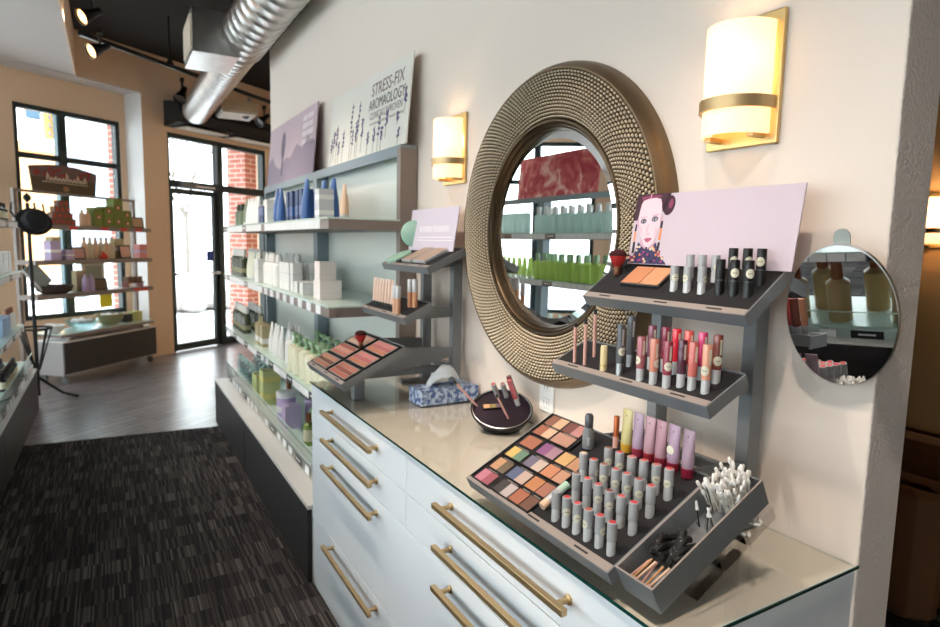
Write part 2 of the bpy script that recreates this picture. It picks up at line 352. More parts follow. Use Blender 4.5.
def track(p0, p1, label, rods):
    p0 = Vector(p0); p1 = Vector(p1); o = thing('light_track', label, 'light track', tuple(p0))
    d_ = (p1-p0).normalized(); n = Vector((-d_.y, d_.x, 0)); b = B(); b.M = frame(p0, d_, n, (0, 0, 1)); b.box(0, (p1-p0).length, -.018, .018, -.018, .018); b.build('rail', M_blk, o)
    for t in rods:
        q = p0+d_*t; B().tube([q, (q.x, q.y, ZC)], .01).lathe([(.05, 0), (.02, .06)], 12, 0, T(*q)).build('hanger_rod', M_blk, o)
track((6.4, 1.35, 3.2), (8.75, -1.3, 3.2), 'black light track running beneath the duct near the entrance', [1.0, 2.75])
head((6.15, 1.25, 3.30), (5.5, 2.4, 2.5), 'upper of the two lit black track heads near the white ceiling', 60)
head((6.40, 1.20, 3.10), (5.75, 2.3, 2.4), 'lower of the two lit black track heads near the white ceiling', 60)
head((7.55, .45, 3.05), (6.9, .9, 2.0), 'black track head hanging unlit left of the round duct', 0)
head((8.1, -.35, 3.05), (7.5, .4, 2.4), 'silver track head behind the round duct', 0, m=M_chrome)
head((8.45, -.6, 3.05), (8.0, .4, 2.2), 'black track head farthest right beside the wall edge', 0)
track((-1.6, 1.15, 3.2), (4.4, 1.15, 3.2), 'black light track over the aisle by the white drawers', [.5, 3, 5.5])
for i, (x, ax, ay, az, pw) in enumerate([(.3, .7, .30, .85, 92), (1.3, 1.2, .30, .85, 100), (2.3, 2.0, .3, .85, 90), (3.3, 3.3, .2, 1.1, 90), (4.2, 4.4, .2, 1.1, 90)]):
    head((x, 1.15, 3.04), (ax, ay, az), 'black track head over the aisle, number %s from the near end' % ['one', 'two', 'three', 'four', 'five'][i], pw, spot=62)
# duct
M_ring = mat('duct seam', (120, 118, 114), .4, 1)
o = thing('air_duct', 'round silver spiral duct hanging below the black ceiling', 'duct', (6, .24, 2.82))
R0 = Matrix.Rotation(PI/2, 4, 'Y')
b = B(); prof = []
x = 5.05
while x < 8.2: prof += [(.152, x), (.152, x+.09), (.154, x+.093), (.154, x+.102)]; x += .105
b.lathe(prof, 36, 0, T(0, .24, 3.0) @ R0, cap=True); b.build('pipe', M_galv, o, angle=60)
b = B(); prof = []; x = 2.2
while x < 5.2: prof += [(.178, x), (.178, x+.135), (.1805, x+.138), (.1805, x+.147)]; x += .15
b.lathe(prof, 36, 0, T(0, .24, 3.02) @ R0, cap=True); b.build('wide_pipe', M_galv, o, angle=60)
b = BX(5.0, 5.55, .30, .62, 2.83, 3.14); b.build('plenum_box', M_galv, o)
b = BX(5.04, 5.51, .62, .63, 2.87, 3.10); b.build('grille', mat('grille cream', (215, 200, 180), .5), o)
for x in (4.9, 6.9): B().tube([(x, .24, 3.15), (x, .24, ZC)], .006).build('hanger_strap', M_galv, o)
o = thing('ceiling_diffuser', 'grey metal air diffuser box beside the duct end', 'vent', (8.2, -.2, 2.9))
b = BX(7.9, 8.4, -.42, .0, 3.0, 3.12); b.build('housing', M_galv, o); BX(7.92, 8.38, -.4, -.02, 2.98, 3.0).build('face', mat('pale diffuser', (200, 196, 186), .5), o)

# ---------------------------------------------------------------- sconces on the mirror wall
def sconce(x, z, label, y=0):
    o = thing('wall_sconce', label, 'sconce', (x, y, z-.13), 'brass wall sconces' )
    del o['group']
    BX(x-.086, x+.086, y+.001, y+.012, z-.132, z+.132).build('back_plate', M_brassl, o, bevel=.002)
    m = MC.get('frosted shade')
    if not m:
        m = mat('frosted shade', (255, 240, 215), .4, emit=(255, 222, 178), es=.95)
        nt = m.node_tree; bs = nt.nodes['Principled BSDF']; tr = nt.nodes.new('ShaderNodeBsdfTranslucent'); tr.inputs[0].default_value = (1, .9, .75, 1)
        mx = nt.nodes.new('ShaderNodeMixShader'); mx.inputs[0].default_value = .45; nt.links.new(bs.outputs[0], mx.inputs[1]); nt.links.new(tr.outputs[0], mx.inputs[2]); nt.links.new(mx.outputs[0], nt.nodes['Material Output'].inputs[0])
    zb, zt = z-.112, z+.110
    b = B(); b.lathe([(.072, zb), (.072, zt), (.067, zt), (.067, zb), (.072, zb)], 28, 0, T(x, y+.015, 0), a0=0, a1=PI, cap=False, sy=1.12); b.build('glass_shade', m, o)
    b = B(); b.lathe([(.074, z-.062), (.080, z-.062), (.080, z-.038), (.074, z-.038), (.074, z-.062)], 28, 0, T(x, y+.012, 0), a0=0, a1=PI, cap=False, sy=1.14)
    b.build('band', M_brass, o)
    for s in (-.052, .052): BX(x+s-.008, x+s+.008, y+.012, y+.05, zb-.006, zb+.004).build('clip', M_brass, o)
    l = bpy.data.lights.new('bulb', 'POINT'); l.energy = .7; l.color = (1, .78, .52); l.shadow_soft_size = .025
    lo = bpy.data.objects.new('bulb', l); C.objects.link(lo); lo.parent = o; lo.location = (0, .045, .165)
sconce(.875, 1.83, 'larger nearer brass wall sconce with lit frosted shade, above the woman picture card')
sconce(2.15, 1.845, 'brass wall sconce with lit frosted shade left of the round mirror')
sconce(1.44, 1.64, 'small lit sconce glimpsed on the ochre wall past the wall end', y=-2.3); 
for o_ in C.objects:
    if o_.type == 'LIGHT' and o_.parent and o_.parent.name == 'wall_sconce.002': o_.data.energy = 4.5

# ---------------------------------------------------------------- round mirror
mx, mz = 1.522, 1.530
o = thing('round_mirror', 'large round wall mirror in a hammered antique silver frame', 'mirror', (mx, 0, mz-.48))
MM = frame((mx, 0, mz), (-1, 0, 0), (0, 0, 1), (0, 1, 0))   # local z towards the room
def prof_y(r):     # frame relief
    pts = [(.328, .034), (.35, .044), (.385, .052), (.42, .054), (.445, .052), (.462, .048)]
    for (a, ya), (c, yc) in zip(pts, pts[1:]):
        if a <= r <= c: t = (r-a)/(c-a); t = t*t*(3-2*t)*.5+t*.5; return ya+(yc-ya)*t
    return pts[-1][1]
NR, NT, SUB = 14, 184, 8
b = B(); b.M = MM; vs = []; nr = NR*SUB+1; nt_ = NT*SUB
for i in range(nr):
    r = .328+(.462-.328)*i/(nr-1); row = i//SUB; fr_ = (i % SUB)/SUB; y0 = prof_y(r)
    for k in range(nt_):
        ph = (k+(row % 2)*SUB/2)/SUB % 1; q_ = ((ph-.5)/.44)**2+((fr_-.5)/.44)**2
        h = .0058*math.sqrt(max(0, 1-q_)); th = 2*PI*k/nt_; vs.append((r*math.cos(th), r*math.sin(th), y0+h))
fs = [(i*nt_+k, i*nt_+(k+1) % nt_, (i+1)*nt_+(k+1) % nt_, (i+1)*nt_+k) for i in range(nr-1) for k in range(nt_)]
b.add(vs, [f[::-1] for f in fs], 0, True)
for n_, (i, k) in enumerate((i, k) for i in range(nr-1) for k in range(nt_)):     # raised heads stay pale, gaps between them get a darker colour
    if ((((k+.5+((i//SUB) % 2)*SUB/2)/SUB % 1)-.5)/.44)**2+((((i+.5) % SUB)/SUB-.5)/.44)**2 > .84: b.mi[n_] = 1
mh = mat('hammered pewter', (188, 176, 154), .34, 1)
b.build('hammered_frame', [mh, mat('dark frame gaps', (66, 54, 44), .5, .8)], o, angle=180)
mr = mat('frame rim', (120, 102, 80), .42, .8)
b = B(); b.M = MM; b.lathe([(.462, .048), (.463, .0515), (.468, .0515), (.472, .046), (.482, .034), (.488, .018), (.490, .001)], 96, cap=False); b.build('outer_rim', mr, o)
b = B(); b.M = MM; b.lathe([(.328, .034), (.324, .040), (.319, .040), (.316, .033), (.312, .035), (.308, .030), (.306, .024), (.302, .025), (.299, .018), (.296, .009)], 96, cap=False); b.build('inner_moulding', mat('dark rim', (96, 82, 66), .38, 1), o)
b = B(); b.M = MM; b.lathe([(0, .012), (.274, .012)], 96, cap=False); b.lathe([(.274, .012), (.296, .008)], 96, cap=False); b.build('mirror_glass', M_mirror, o, angle=1)

# small round magnifying mirror on a tab
hm = thing('makeup_mirror', 'small oval hanging makeup mirror with grey tab beside the tall stand', 'mirror', (.62, .05, 1.24))
nrm = Vector((-.13, .98, -.20)).normalized(); X_ = Vector((0, 0, 1)).cross(nrm).normalized(); Yv = nrm.cross(X_)
HC = Vector((.610, .055, 1.366))
HM = frame(HC, X_, Yv, nrm)
OV = .71; b = B(); b.M = HM; Rm = .129
b.lathe([(0, .004), (Rm, .004)], 64, cap=False, sx=OV); b.build('mirror_glass', M_mirror, hm, angle=1)
b = B(); b.M = HM; b.lathe([(Rm, .004), (Rm+.002, .003), (Rm+.002, -.006), (0, -.008)], 64, cap=False, sx=OV); b.build('rim', M_chrome, hm)
b = B(); b.M = HM; pl = [(-.0135, Rm-.02), (.0135, Rm-.02), (.0135, Rm+.014)]+[(.0135*math.cos(a*PI/8), Rm+.014+.0135*math.sin(a*PI/8)) for a in range(1, 8)]+[(-.0135, Rm+.014)]
b.add([(x, y, z) for z in (-.010, -.006) for x, y in pl], [tuple(range(len(pl)-1, -1, -1)), tuple(range(len(pl), 2*len(pl)))]+[(i, (i+1) % len(pl), (i+1) % len(pl)+len(pl), i+len(pl)) for i in range(len(pl))]); b.build('tab', mat('grey tab', (150, 160, 156), .5), hm)
b = B(); b.M = HM; b.tube([(0, -.02, -.008), (-.03, -.03, -.04), (-.08, -.02, -.05)], .006); b.build('arm', M_grey, hm)

# outlet
o = thing('wall_outlet', 'white double wall outlet on the wall below the round mirror', 'outlet', (1.52, 0, .95))
BX(1.485, 1.557, .0005, .006, .955, 1.07).build('cover_plate', mat('outlet white', (238, 238, 236), .35), o, bevel=.002)
for z in (.985, 1.035): BX(1.506, 1.536, .006, .009, z-.014, z+.014, b=.006).box(1.512, 1.514, .009, .0095, z-.004, z+.006, 1).box(1.527, 1.529, .009, .0095, z-.004, z+.006, 1).build('socket', [MC['outlet white'], M_blk], o)

# ---------------------------------------------------------------- drawer counter
cx0, cx1, cd0, ct = .572, 2.492, .484, .894
o = thing('drawer_counter', 'long white drawer cabinet with brass bar handles under the round mirror', 'cabinet', (1.53, .24, 0))
BX(cx0, cx1, 0.001, cd0-.02, .0, ct-.001).build('carcass', [M_counter], o)
BX(cx0-.001, cx1+.001, .001, cd0-.021, ct-.04, ct-.0005).build('top_panel', [M_counter], o)
def dr(x0, x1, z0, z1, hs):
    p = BX(x0+.0015, x1-.0015, cd0-.0195, cd0, z0+.0015, z1-.0015).build('drawer', M_counter, o, bevel=.001)
    for hc in hs:
        z = (z0+z1)/2 if z1-z0 < .2 else z1-.045
        z = {.772: .838, .668: .728, .328: .622, .012: .298}[z0]
        b = BX(hc-.255, hc+.255, cd0+.028, cd0+.042, z-.007, z+.007)
        b.build('handle', M_brass, p, bevel=.0015)
        for q in (hc-.225, hc+.225): B().lathe([(.010, 0), (.010, .004), (.006, .006), (.006, .03)], 14, 0, T(q, cd0, z) @ Matrix.Rotation(-PI/2, 4, 'X')).build('handle_post', M_brass, p)
xm = 1.537
for z0, z1 in ((.772, ct), (.668, .772)): dr(xm, cx1, z0, z1, [1.985]); dr(cx0, xm, z0, z1, [1.04])
for z0, z1 in ((.328, .668), (.012, .328)): dr(cx0, cx1, z0, z1, [1.985, 1.04])
g = B(); g.box(cx0-.006, cx1+.004, .001, cd0+.004, ct, ct+.0035)
tg = g.build('glass_top', [M_topglass]); tag(tg, 'thin clear glass sheet with green edge on the white drawer counter', 'glass top')
b = BX(cx0-.0065, cx1+.0045, cd0+.004, cd0+.0062, ct, ct+.0055); b.box(cx0-.0085, cx0-.0062, .001, cd0+.006, ct, ct+.0055); b.build('polished_edge', M_edge, tg)
BX(cx0+.002, cx1-.002, .003, cd0, ct-.0004, ct-.0001).build('counter_surface', M_top, o)

# ---------------------------------------------------------------- product kinds
def product(name, parts):
    root = None
    for pn, b, m in parts:
        ob = b.build(pn if root else name, m, root); root = root or ob
    return Kind(root)
def cyl(prof, seg=14, **k): return B().lathe(prof, seg, **k)
def bottle_kind(name, h, r, body, cap, capn='cap', style='pump', labelm=None, seg=14):
    hb = h*.72
    if style == 'tube':     # cap down, crimped top
        b = B(); n = seg; vs = []
        for t, w, d in ((.12, 1, 1), (.5, 1.02, .8), (1, 1.08, .08)): vs += [(r*w*math.cos(2*PI*i/n), r*d*math.sin(2*PI*i/n), h*t) for i in range(n)]
        b.add(vs, [(k*n+i, k*n+(i+1) % n, (k+1)*n+(i+1) % n, (k+1)*n+i) for k in range(2) for i in range(n)]+[tuple(range(2*n, 3*n))], 0, True)
        return product(name, [('b', b, body), (capn, cyl([(r*.85, 0), (r*.9, h*.12)], seg), cap)])
    if style == 'pump':
        return product(name, [('b', cyl([(r, 0), (r, hb*.86), (r*.75, hb*.96), (r*.36, hb)], seg), body),
            (capn, cyl([(r*.42, hb), (r*.42, hb+h*.08), (r*.2, hb+h*.1), (r*.2, h*.93)], 10).box(-r*.3, r*.9, -r*.28, r*.28, h*.93, h), cap)])
    if style == 'cap':
        return product(name, [('b', cyl([(r, 0), (r, hb*.9), (r*.5, hb)], seg), body), (capn, cyl([(r*.52, hb), (r*.5, h)], 12), cap)]+([('label', cyl([(r*1.015, hb*.2), (r*1.015, hb*.7)], seg, cap=False), labelm)] if labelm else []))
    if style == 'mist':
        return product(name, [('b', cyl([(r, 0), (r, hb*.85), (r*.8, hb*.95), (r*.4, hb)], seg), body), (capn, cyl([(r*.42, hb), (r*.6, hb+.004), (r*.58, h*.9), (r*.4, h)], 12), cap)]+([('label', cyl([(r*1.015, hb*.2), (r*1.015, hb*.42)], seg, cap=False), labelm)] if labelm else []))
    if style == 'jar':
        return product(name, [('b', cyl([(r*.96, 0), (r, h*.1), (r, h*.62)], seg), body), (capn, cyl([(r*1.03, h*.62), (r*1.03, h), (r*.9, h)], seg), cap)])
def carton_kind(name, w, d, h, m, band=None):
    p = [('b', BX(-w/2, w/2, -d/2, d/2, 0, h), m)]
    if band: p.append(('printed_panel', BX(-w/2-.0005, w/2+.0005, -d/2-.0005, d/2+.0005, h*band[1], h*band[2]), band[0]))
    return product(name, p)
col = lambda n, c, r=.4, **k: mat(n, c, r, **k)
def tcol(n, c):     # see-through plastic that glows when the window is behind it
    m = mat(n, c, .3); nt = m.node_tree; t = nt.nodes.new('ShaderNodeBsdfTranslucent'); t.inputs[0].default_value = (*lin(c), 1); x = nt.nodes.new('ShaderNodeMixShader'); x.inputs[0].default_value = .7
    nt.links.new(nt.nodes['Principled BSDF'].outputs[0], x.inputs[1]); nt.links.new(t.outputs[0], x.inputs[2]); nt.links.new(x.outputs[0], nt.nodes['Material Output'].inputs[0]); return m
PW = col('product white', (232, 232, 230)); PIV = col('product ivory', (226, 226, 208)); PGR = col('dark olive bottle', (58, 66, 46), .2); PBK = col('product black', (22, 22, 26), .3)
PBL = col('product blue', (46, 88, 150), .35); PBD = col('deep blue box', (40, 66, 112), .5); PKH = col('khaki carton', (178, 166, 128), .6); PCR = col('cream bottle', (226, 224, 196), .35); PGC = col('green cap', (156, 192, 150), .4)
PMI = col('mint bottle', (170, 206, 170), .35); PBR = col('copper cap', (128, 74, 46), .4); PLV = col('lavender', (188, 170, 206), .5); PYG = col('lime carton', (192, 200, 140), .55); PYY = col('lemon band', (216, 206, 130), .5)
PLB = col('label cream', (214, 206, 178), .6); PSG = col('sage tube', (120, 136, 108), .4); PBE = col('beige tube', (226, 190, 160), .4); PLG = col('light grey box', (200, 200, 206), .5); PTL = tcol('pale aqua', (226, 240, 237)); PLM = tcol('lime plastic', (212, 228, 160))
PAMB = col('tan bottle', (166, 146, 104), .3)
K = dict(
 olive=bottle_kind('hair_bottle', .20, .030, PGR, PW, style='mist', labelm=col('olive label', (150, 146, 112), .6)), sagebot=bottle_kind('hair_bottle', .17, .032, PSG, PGR, style='mist'), sagetube=bottle_kind('cosmetic_tube', .20, .026, PSG, PW, style='tube'),
 ivtube=bottle_kind('cosmetic_tube', .19, .026, PIV, PW, style='tube'), whtube=bottle_kind('cosmetic_tube', .19, .026, PW, PW, style='tube'), bltube=bottle_kind('cosmetic_tube', .21, .030, PBL, PBL, style='tube'), betube=bottle_kind('cosmetic_tube', .15, .022, PBE, PLG, style='tube'),
 blbox=carton_kind('carton', .06, .06, .17, PBD, (PBL, .2, .5)), blboxs=carton_kind('carton', .07, .07, .115, PBD, (PBL, .5, .9)), whbox=carton_kind('carton', .062, .05, .15, PW, (PLG, .6, .62)), cube=carton_kind('carton', .08, .08, .06, PW, (PLG, .5, .52)), cubeb=carton_kind('carton', .105, .105, .088, col('blush white', (238, 228, 224)), (PLG, .3, .31)), cubet=carton_kind('carton', .08, .08, .088, MC['blush white'], (PLG, .3, .31)),
 grbox=carton_kind('carton', .07, .07, .07, PLG, (PW, .3, .6)), khbox=carton_kind('carton', .09, .07, .14, PKH, (PW, .15, .4)), khtube=bottle_kind('cosmetic_tube', .17, .024, PKH, PLB, style='tube'),
 whbot=bottle_kind('lotion_bottle', .19, .033, PW, PW, style='mist'), cream=bottle_kind('lotion_bottle', .20, .042, PCR, PGC, style='pump'), clear=bottle_kind('clear_bottle', .15, .028, M_clear, PTL, style='cap'),
 lime=carton_kind('carton', .11, .11, .11, PYG, (PYY, .35, .65)), limes=carton_kind('carton', .07, .06, .13, PYG), jar=bottle_kind('cream_jar', .085, .055, PLV, PW, 'lid', 'jar'), lavbox=carton_kind('carton', .09, .09, .13, PLV),
 mint=bottle_kind('lotion_bottle', .23, .045, PMI, PBR, style='cap'), olives=bottle_kind('oil_bottle', .17, .028, col('olive oil', (120, 140, 70), .2), PBR, style='cap', labelm=PLB), whcop=bottle_kind('lotion_bottle', .15, .034, PW, PBR, style='cap'),
 dark=bottle_kind('dark_bottle', .13, .026, col('dark glass', (34, 28, 26), .15), PBK, style='cap', labelm=PLB), aqua=bottle_kind('lotion_bottle', .21, .036, PTL, PW, style='cap'), aquabox=carton_kind('carton', .07, .06, .17, PTL), limet=bottle_kind('cosmetic_tube', .17, .026, PLM, PW, style='tube'), limeb=bottle_kind('lotion_bottle', .21, .034, PLM, PGC, style='cap'),
 tan=bottle_kind('tan_bottle', .29, .050, PAMB, PBR, style='cap', labelm=None), lavj=bottle_kind('cream_jar', .07, .04, PLV, PLV, 'lid', 'jar'), ltblue=carton_kind('carton', .06, .06, .12, col('light blue box', (150, 178, 210))),
)
def row(kind, n, x0, dx, ys, z, label, cat, group, jit=.006, flip=None):
    for i in range(n):
        for j, y in enumerate(ys):
            x = x0+dx*i+random.uniform(-jit, jit); yy = y+random.uniform(-jit, jit)*.4
            if flip is not None: yy = flip-yy
            K[kind].put((x, yy, z), label, cat, group, rz=random.uniform(-.06, .06)+(PI if flip is not None else 0))

# ---------------------------------------------------------------- shelving modules (front towards local +y)
SHZ = (1.583, 1.210, .790)
def shelving(name, label, x0, x1, left=False, back=True, tags=(), endcap=True):
    o = thing(name, label, 'shelving', (0, 0, 0)); OFF[o] = Vector((0, 0, 0))
    hz = 1.893
    for x in (x0, x1-.04): BX(x, x+.04, .004, .085, .36, hz).build('upright', M_taupe if endcap and x == x0 else M_bluegrey, o)
    BX(x0, x1, .004, .085, hz, hz+.012).box(x0+.04, x1-.04, .07, .085, hz-.035, hz).build('header', M_bluegrey, o)
    if back: BX(x0+.04, x1-.04, .004, .012, .36, hz-.001).build('back_panel', M_backp, o)
    for k, z in enumerate(SHZ):
        s = BX(x0, x1, .0855, .405, z-.05, z-.008).box(x0+.041, x1-.041, .013, .0855, z-.05, z-.008).build('shelf', M_taupe if k < 2 else M_bluegrey, o)
        BX(x0, x1, .0856, .41, z-.008, z-.001).box(x0+.041, x1-.041, .013, .0856, z-.008, z-.001).build('glass_plate', M_edgel, s)
        w = .075 if k == 0 else .07; x = x0+.12 if endcap else x0+.02; i = 0
        while x < x1-.08:
            dark = (k == 2 and i % 5 == 1) or (k < 2 and i % 9 == 6 and not endcap)
            if k != 1 or i % 2 == 0 or not endcap:
                t = BX(x, x+w*(1.7 if dark else 1), .405, .4075, z-.048, z-.004).build('price_tag', M_blk if dark and k == 2 else (M_taupe if dark else M_paper), s)
                if dark: BX(x+.02, x+w*1.7-.02, .4075, .408, z-.03, z-.022).build('lettering', M_paper, t)
            x += w*(1.7 if dark else 1)+(.004 if k == 0 else .006); i += 1
    return o
def plinth(label, x0, x1, y=.50):
    o = thing('low_plinth', label, 'display base', (0, 0, 0))
    BX(x0, x1, .004, y-.02, .0, .335).build('body', M_wtop, o)
    BX(x0, x1, .004, y-.0, .335, .352).build('top', M_wtop, o)
    BX(x0+.004, x1-.004, y-.0195, y, .0, .334).build('front_board', M_board, o, bevel=.002)
    BX(x0, x1, .09, .40, .405, .420).build('glass_shelf', M_edgel, o)
    BX(x0, x1, .402, .407, .353, .49).build('glass_front', M_glass, o)
    BX(x0, x1, .401, .408, .49, .494).build('glass_edge', M_edgel, o)
    x = x0+.05; i = 0
    while x < x1-.2:
        w_ = .13 if i % 4 == 3 else .07
        t_ = BX(x, x+w_, .4075, .4085, .360, .400).build('price_tag', M_blk if i % 4 == 3 else M_paper, o)
        if i % 4 == 3: BX(x+.03, x+w_-.03, .4086, .409, .376, .384).build('lettering', M_paper, t_)
        x += w_+.06; i += 1
    BX(x0+.3, x0+.32, .05, .38, .352, .405).box(x1-.3, x1-.32, .05, .38, .352, .405).build('support', M_chrome, o)
    return o
shelving('wall_shelving', 'nearer grey wall shelving section filled with blue and white products', 2.50, 3.80)
shelving('wall_shelving', 'farther grey wall shelving section nearest the entrance door', 3.80, 5.25, endcap=False)
plinth('nearer low display base with dark front board beside the drawers', 2.51, 3.98)
plinth('farther low display base with dark front board toward the entrance', 3.985, 5.25)
# right wall: upper shelf
z = SHZ[0]
row('sagebot', 2, 5.15, -.14, (.30,), z, 'sage green spray bottle at the far left end of the top shelf', 'bottle', 'sage bottles on the top shelf')
row('sagetube', 2, 4.86, -.09, (.30,), z, 'tall sage tube on the far part of the top wall shelf', 'tube', 'sage tubes on the top shelf')
row('whtube', 5, 4.70, -.085, (.31, .2), z, 'white tube standing in the row on the far top wall shelf', 'tube', 'white tubes on the top shelf')
row('blboxs', 2, 4.22, -.08, (.30,), z, 'short dark blue box beside the white tubes on the top shelf', 'box', 'short blue boxes')
row('whbox', 1, 4.03, 0, (.31,), z, 'single white box between blue items on the top shelf', 'box', None)
row('bltube', 2, 3.88, -.09, (.29,), z, 'blue tube in front of the shelving divider on the top shelf', 'tube', 'blue tubes left of the blue boxes')
row('blbox', 4, 3.58, -.10, (.28, .18), z, 'tall deep blue box in the blue group on the top shelf', 'box', 'tall blue boxes')
row('bltube', 1, 3.16, 0, (.31,), z, 'tallest blue tube right of the blue boxes on the top shelf', 'tube', None)
row('blboxs', 1, 3.06, 0, (.26,), z, 'small blue box tucked right of the tallest blue tube', 'box', None)
for k in range(2): K['grbox'].put((2.87, .31, z+.0705*k), ['lower', 'upper'][k]+' pale grey small box stacked at the near end of the top shelf', 'box')
for i, x in enumerate((3.17, 3.01)): K['bltube'].put((x, .22, z), ['blue tube behind the pale grey boxes, left one', 'blue tube behind the pale grey boxes, right one'][i], 'tube')
K['betube'].put((2.67, .28, z), 'beige tube standing alone at the near end of the top shelf', 'tube')
# second shelf
z = SHZ[1]
row('olive', 5, 5.15, -.10, (.34, .22), z, 'dark olive bottle with white cap on the second wall shelf', 'bottle', 'olive bottles on the second shelf')
row('ivtube', 5, 4.6, -.085, (.33, .23), z, 'ivory tube on the second wall shelf beside olive bottles', 'tube', 'ivory tubes on the second shelf')
row('whbox', 2, 4.14, -.07, (.36,), z, 'low white box in front of the ivory tubes on the second shelf', 'box', 'white boxes by ivory tubes')
row('whbot', 4, 3.97, -.085, (.33, .22), z, 'white bottle on the second wall shelf left of tall white boxes', 'bottle', 'white bottles on the second shelf')
row('whbox', 4, 3.55, -.075, (.33, .24), z, 'tall white box on the second wall shelf', 'box', 'white boxes on the second shelf')
row('cube', 2, 3.23, -.125, (.32,), z, 'low white cube box beside the stacked cubes on the second shelf', 'box', 'low white cube boxes')
K['cubeb'].put((2.86, .30, z), 'lower blush white cube box at the near end of the second shelf', 'box')
K['cubet'].put((2.86, .31, z+.0885), 'upper blush white cube box topping the stack on the second shelf', 'box')
# third shelf
z = SHZ[2]
row('olive', 5, 5.12, -.10, (.34, .24), z, 'dark olive bottle with white cap on the third wall shelf', 'bottle', 'olive bottles on the third shelf')
row('khbox', 2, 4.22, -.12, (.33,), z, 'khaki carton with white panel on the third wall shelf', 'box', 'khaki cartons')
row('khtube', 2, 4.45, -.08, (.30,), z, 'khaki tube beside the khaki cartons on the third shelf', 'tube', 'khaki tubes')
row('whtube', 4, 3.86, -.085, (.34, .24), z, 'white tube on the third wall shelf', 'tube', 'white tubes on the third shelf')
row('whbot', 2, 3.48, -.085, (.32,), z, 'white bottle on the third wall shelf', 'bottle', 'white bottles on the third shelf')
row('cream', 6, 3.28, -.115, (.35, .23), z, 'cream lotion bottle with green pump on the third shelf', 'bottle', 'cream bottles with green pumps')
# lowest glass shelf
z = .4205
row('clear', 5, 5.12, -.12, (.32, .2), z, 'clear aqua bottle on the lowest glass shelf', 'bottle', 'clear bottles on the lowest shelf')
row('limes', 2, 4.42, -.10, (.33,), z, 'slim yellow green box on the lowest glass shelf', 'box', 'slim lime boxes')
K['lime'].put((4.05, .32, z), 'lower lime and lemon striped carton on the lowest shelf', 'box'); K['lime'].put((4.05, .32, z+.1105), 'upper lime and lemon striped carton topping its stack', 'box')
K['olives'].put((3.88, .24, z), 'single olive oil bottle with copper cap right of the lime cartons', 'bottle')
for k in range(2): K['jar'].put((3.62, .32, z+.0855*k), ['lower lavender jar with white lid on the lowest shelf', 'upper lavender jar with white lid on the lowest shelf'][k], 'jar')
K['lavbox'].put((3.46, .33, z), 'lavender box right of the lavender jars on the lowest shelf', 'box')
for k in range(2): K['lavj'].put((3.50, .20, z+.0705*k), ['lower small lavender jar behind the lavender box', 'upper small lavender jar behind the lavender box'][k], 'jar')
K['mint'].put((3.22, .25, z), 'largest mint green bottle with copper cap on the lowest shelf', 'bottle')
K['olives'].put((3.10, .33, z), 'olive oil bottle before the large mint bottle', 'bottle'); K['mint'].put((3.02, .24, z), 'second mint green bottle hidden behind the white one', 'bottle'); K['whcop'].put((2.86, .33, z), 'white bottle with copper cap nearest the drawers', 'bottle')
row('whcop', 2, 2.72, -.1, (.28,), z, 'white copper capped bottle behind the drawer counter end', 'bottle', 'white bottles behind counter end')

# poster boards on the header
def board(name, label, cat, w, h, loc, tilt, base, slant=0):
    o = thing(name, label, cat, (0, 0, 0)); OFF[o] = Vector((0, 0, 0))
    BX(0, w, 0, .005, 0, h).build('board', base, o)
    return o
def seat(o, loc, tilt, rz=PI): o.location = loc; o.rotation_euler = (-tilt, 0, rz)
LAV = mat('lavender flower', (92, 78, 120), .7); STEM = mat('pale stem', (150, 150, 110), .7); GR2 = mat('grey lettering', (120, 108, 104), .7); MV = mat('brown lettering', (112, 84, 80), .7)
o = board('poster_board', 'white poster with lavender sprigs reading STRESS-FIX on top of the shelving', 'poster', 1.10, .385, 0, 0, mat('poster white', (224, 221, 212), .6))
text('STRESS-FIX', .085, MV, o, (.83, -.001, .305), sx=.95); text('AROMAOLOGY', .072, MC['dark ink'], o, (.83, -.001, .235), sx=.86); text('CLINICALLY PROVEN', .048, GR2, o, (.83, -.001, .182), sx=.86)
b = B(); x = .64
for w_ in (.03, .055, .02, .05, .04, .06, .03, .045): b.box(x, x+w_, -.0008, 0, .140, .150); x += w_+.010
b.build('small_print', mat('faint lettering', (176, 166, 160), .7), o)
b = B(); st = B(); rd = random.Random(5)
for (x, h0, h1) in [(.04, .0, .16), (.08, .02, .20), (.13, 0, .22), (.17, 0, .13), (.24, .0, .18), (.36, .0, .30), (.39, .0, .17), (.47, .0, .29), (.44, 0, .2), (.53, .02, .2), (.62, .0, .12), (.7, 0, .13), (.76, 0, .18), (.8, 0, .12), (.85, .05, .19), (.98, .09, .15), (1.0, .0, .08), (1.05, .13, .25)]:
    st.prism([(x-.002, h0+.005), (x+.002, h0+.005), (x+.014, h1), (x+.010, h1)], -.0009, 0)
    n = 6 if h1 > .18 else 4
    for k in range(n):
        t = .5+.5*k/n; zz = h0+(h1-h0)*t; xx = x+.012*t
        for q in range(3): b.disc(xx+rd.uniform(-.011, .011), zz+rd.uniform(-.006, .006), .0065, .006, -.0016-.0002*q, 0, 0, 7)
st.build('stems', STEM, o); b.build('lavender_print', LAV, o); seat(o, (3.56, .078, 1.906), math.radians(5))
o = board('poster_board', 'mauve misty landscape poster on the far shelving top', 'poster', 1.30, .44, 0, 0, mat('poster mauve', (196, 172, 182), .6))
b = B(); b.prism([(0, 0), (1.3, 0), (1.3, .20), (1.12, .25), (1.0, .19), (.85, .235), (.7, .16), (.55, .17), (.4, .10), (.25, .14), (.12, .22), (0, .17)], -.0008, 0); b.build('hill_print', mat('misty hills', (150, 134, 150), .7), o)
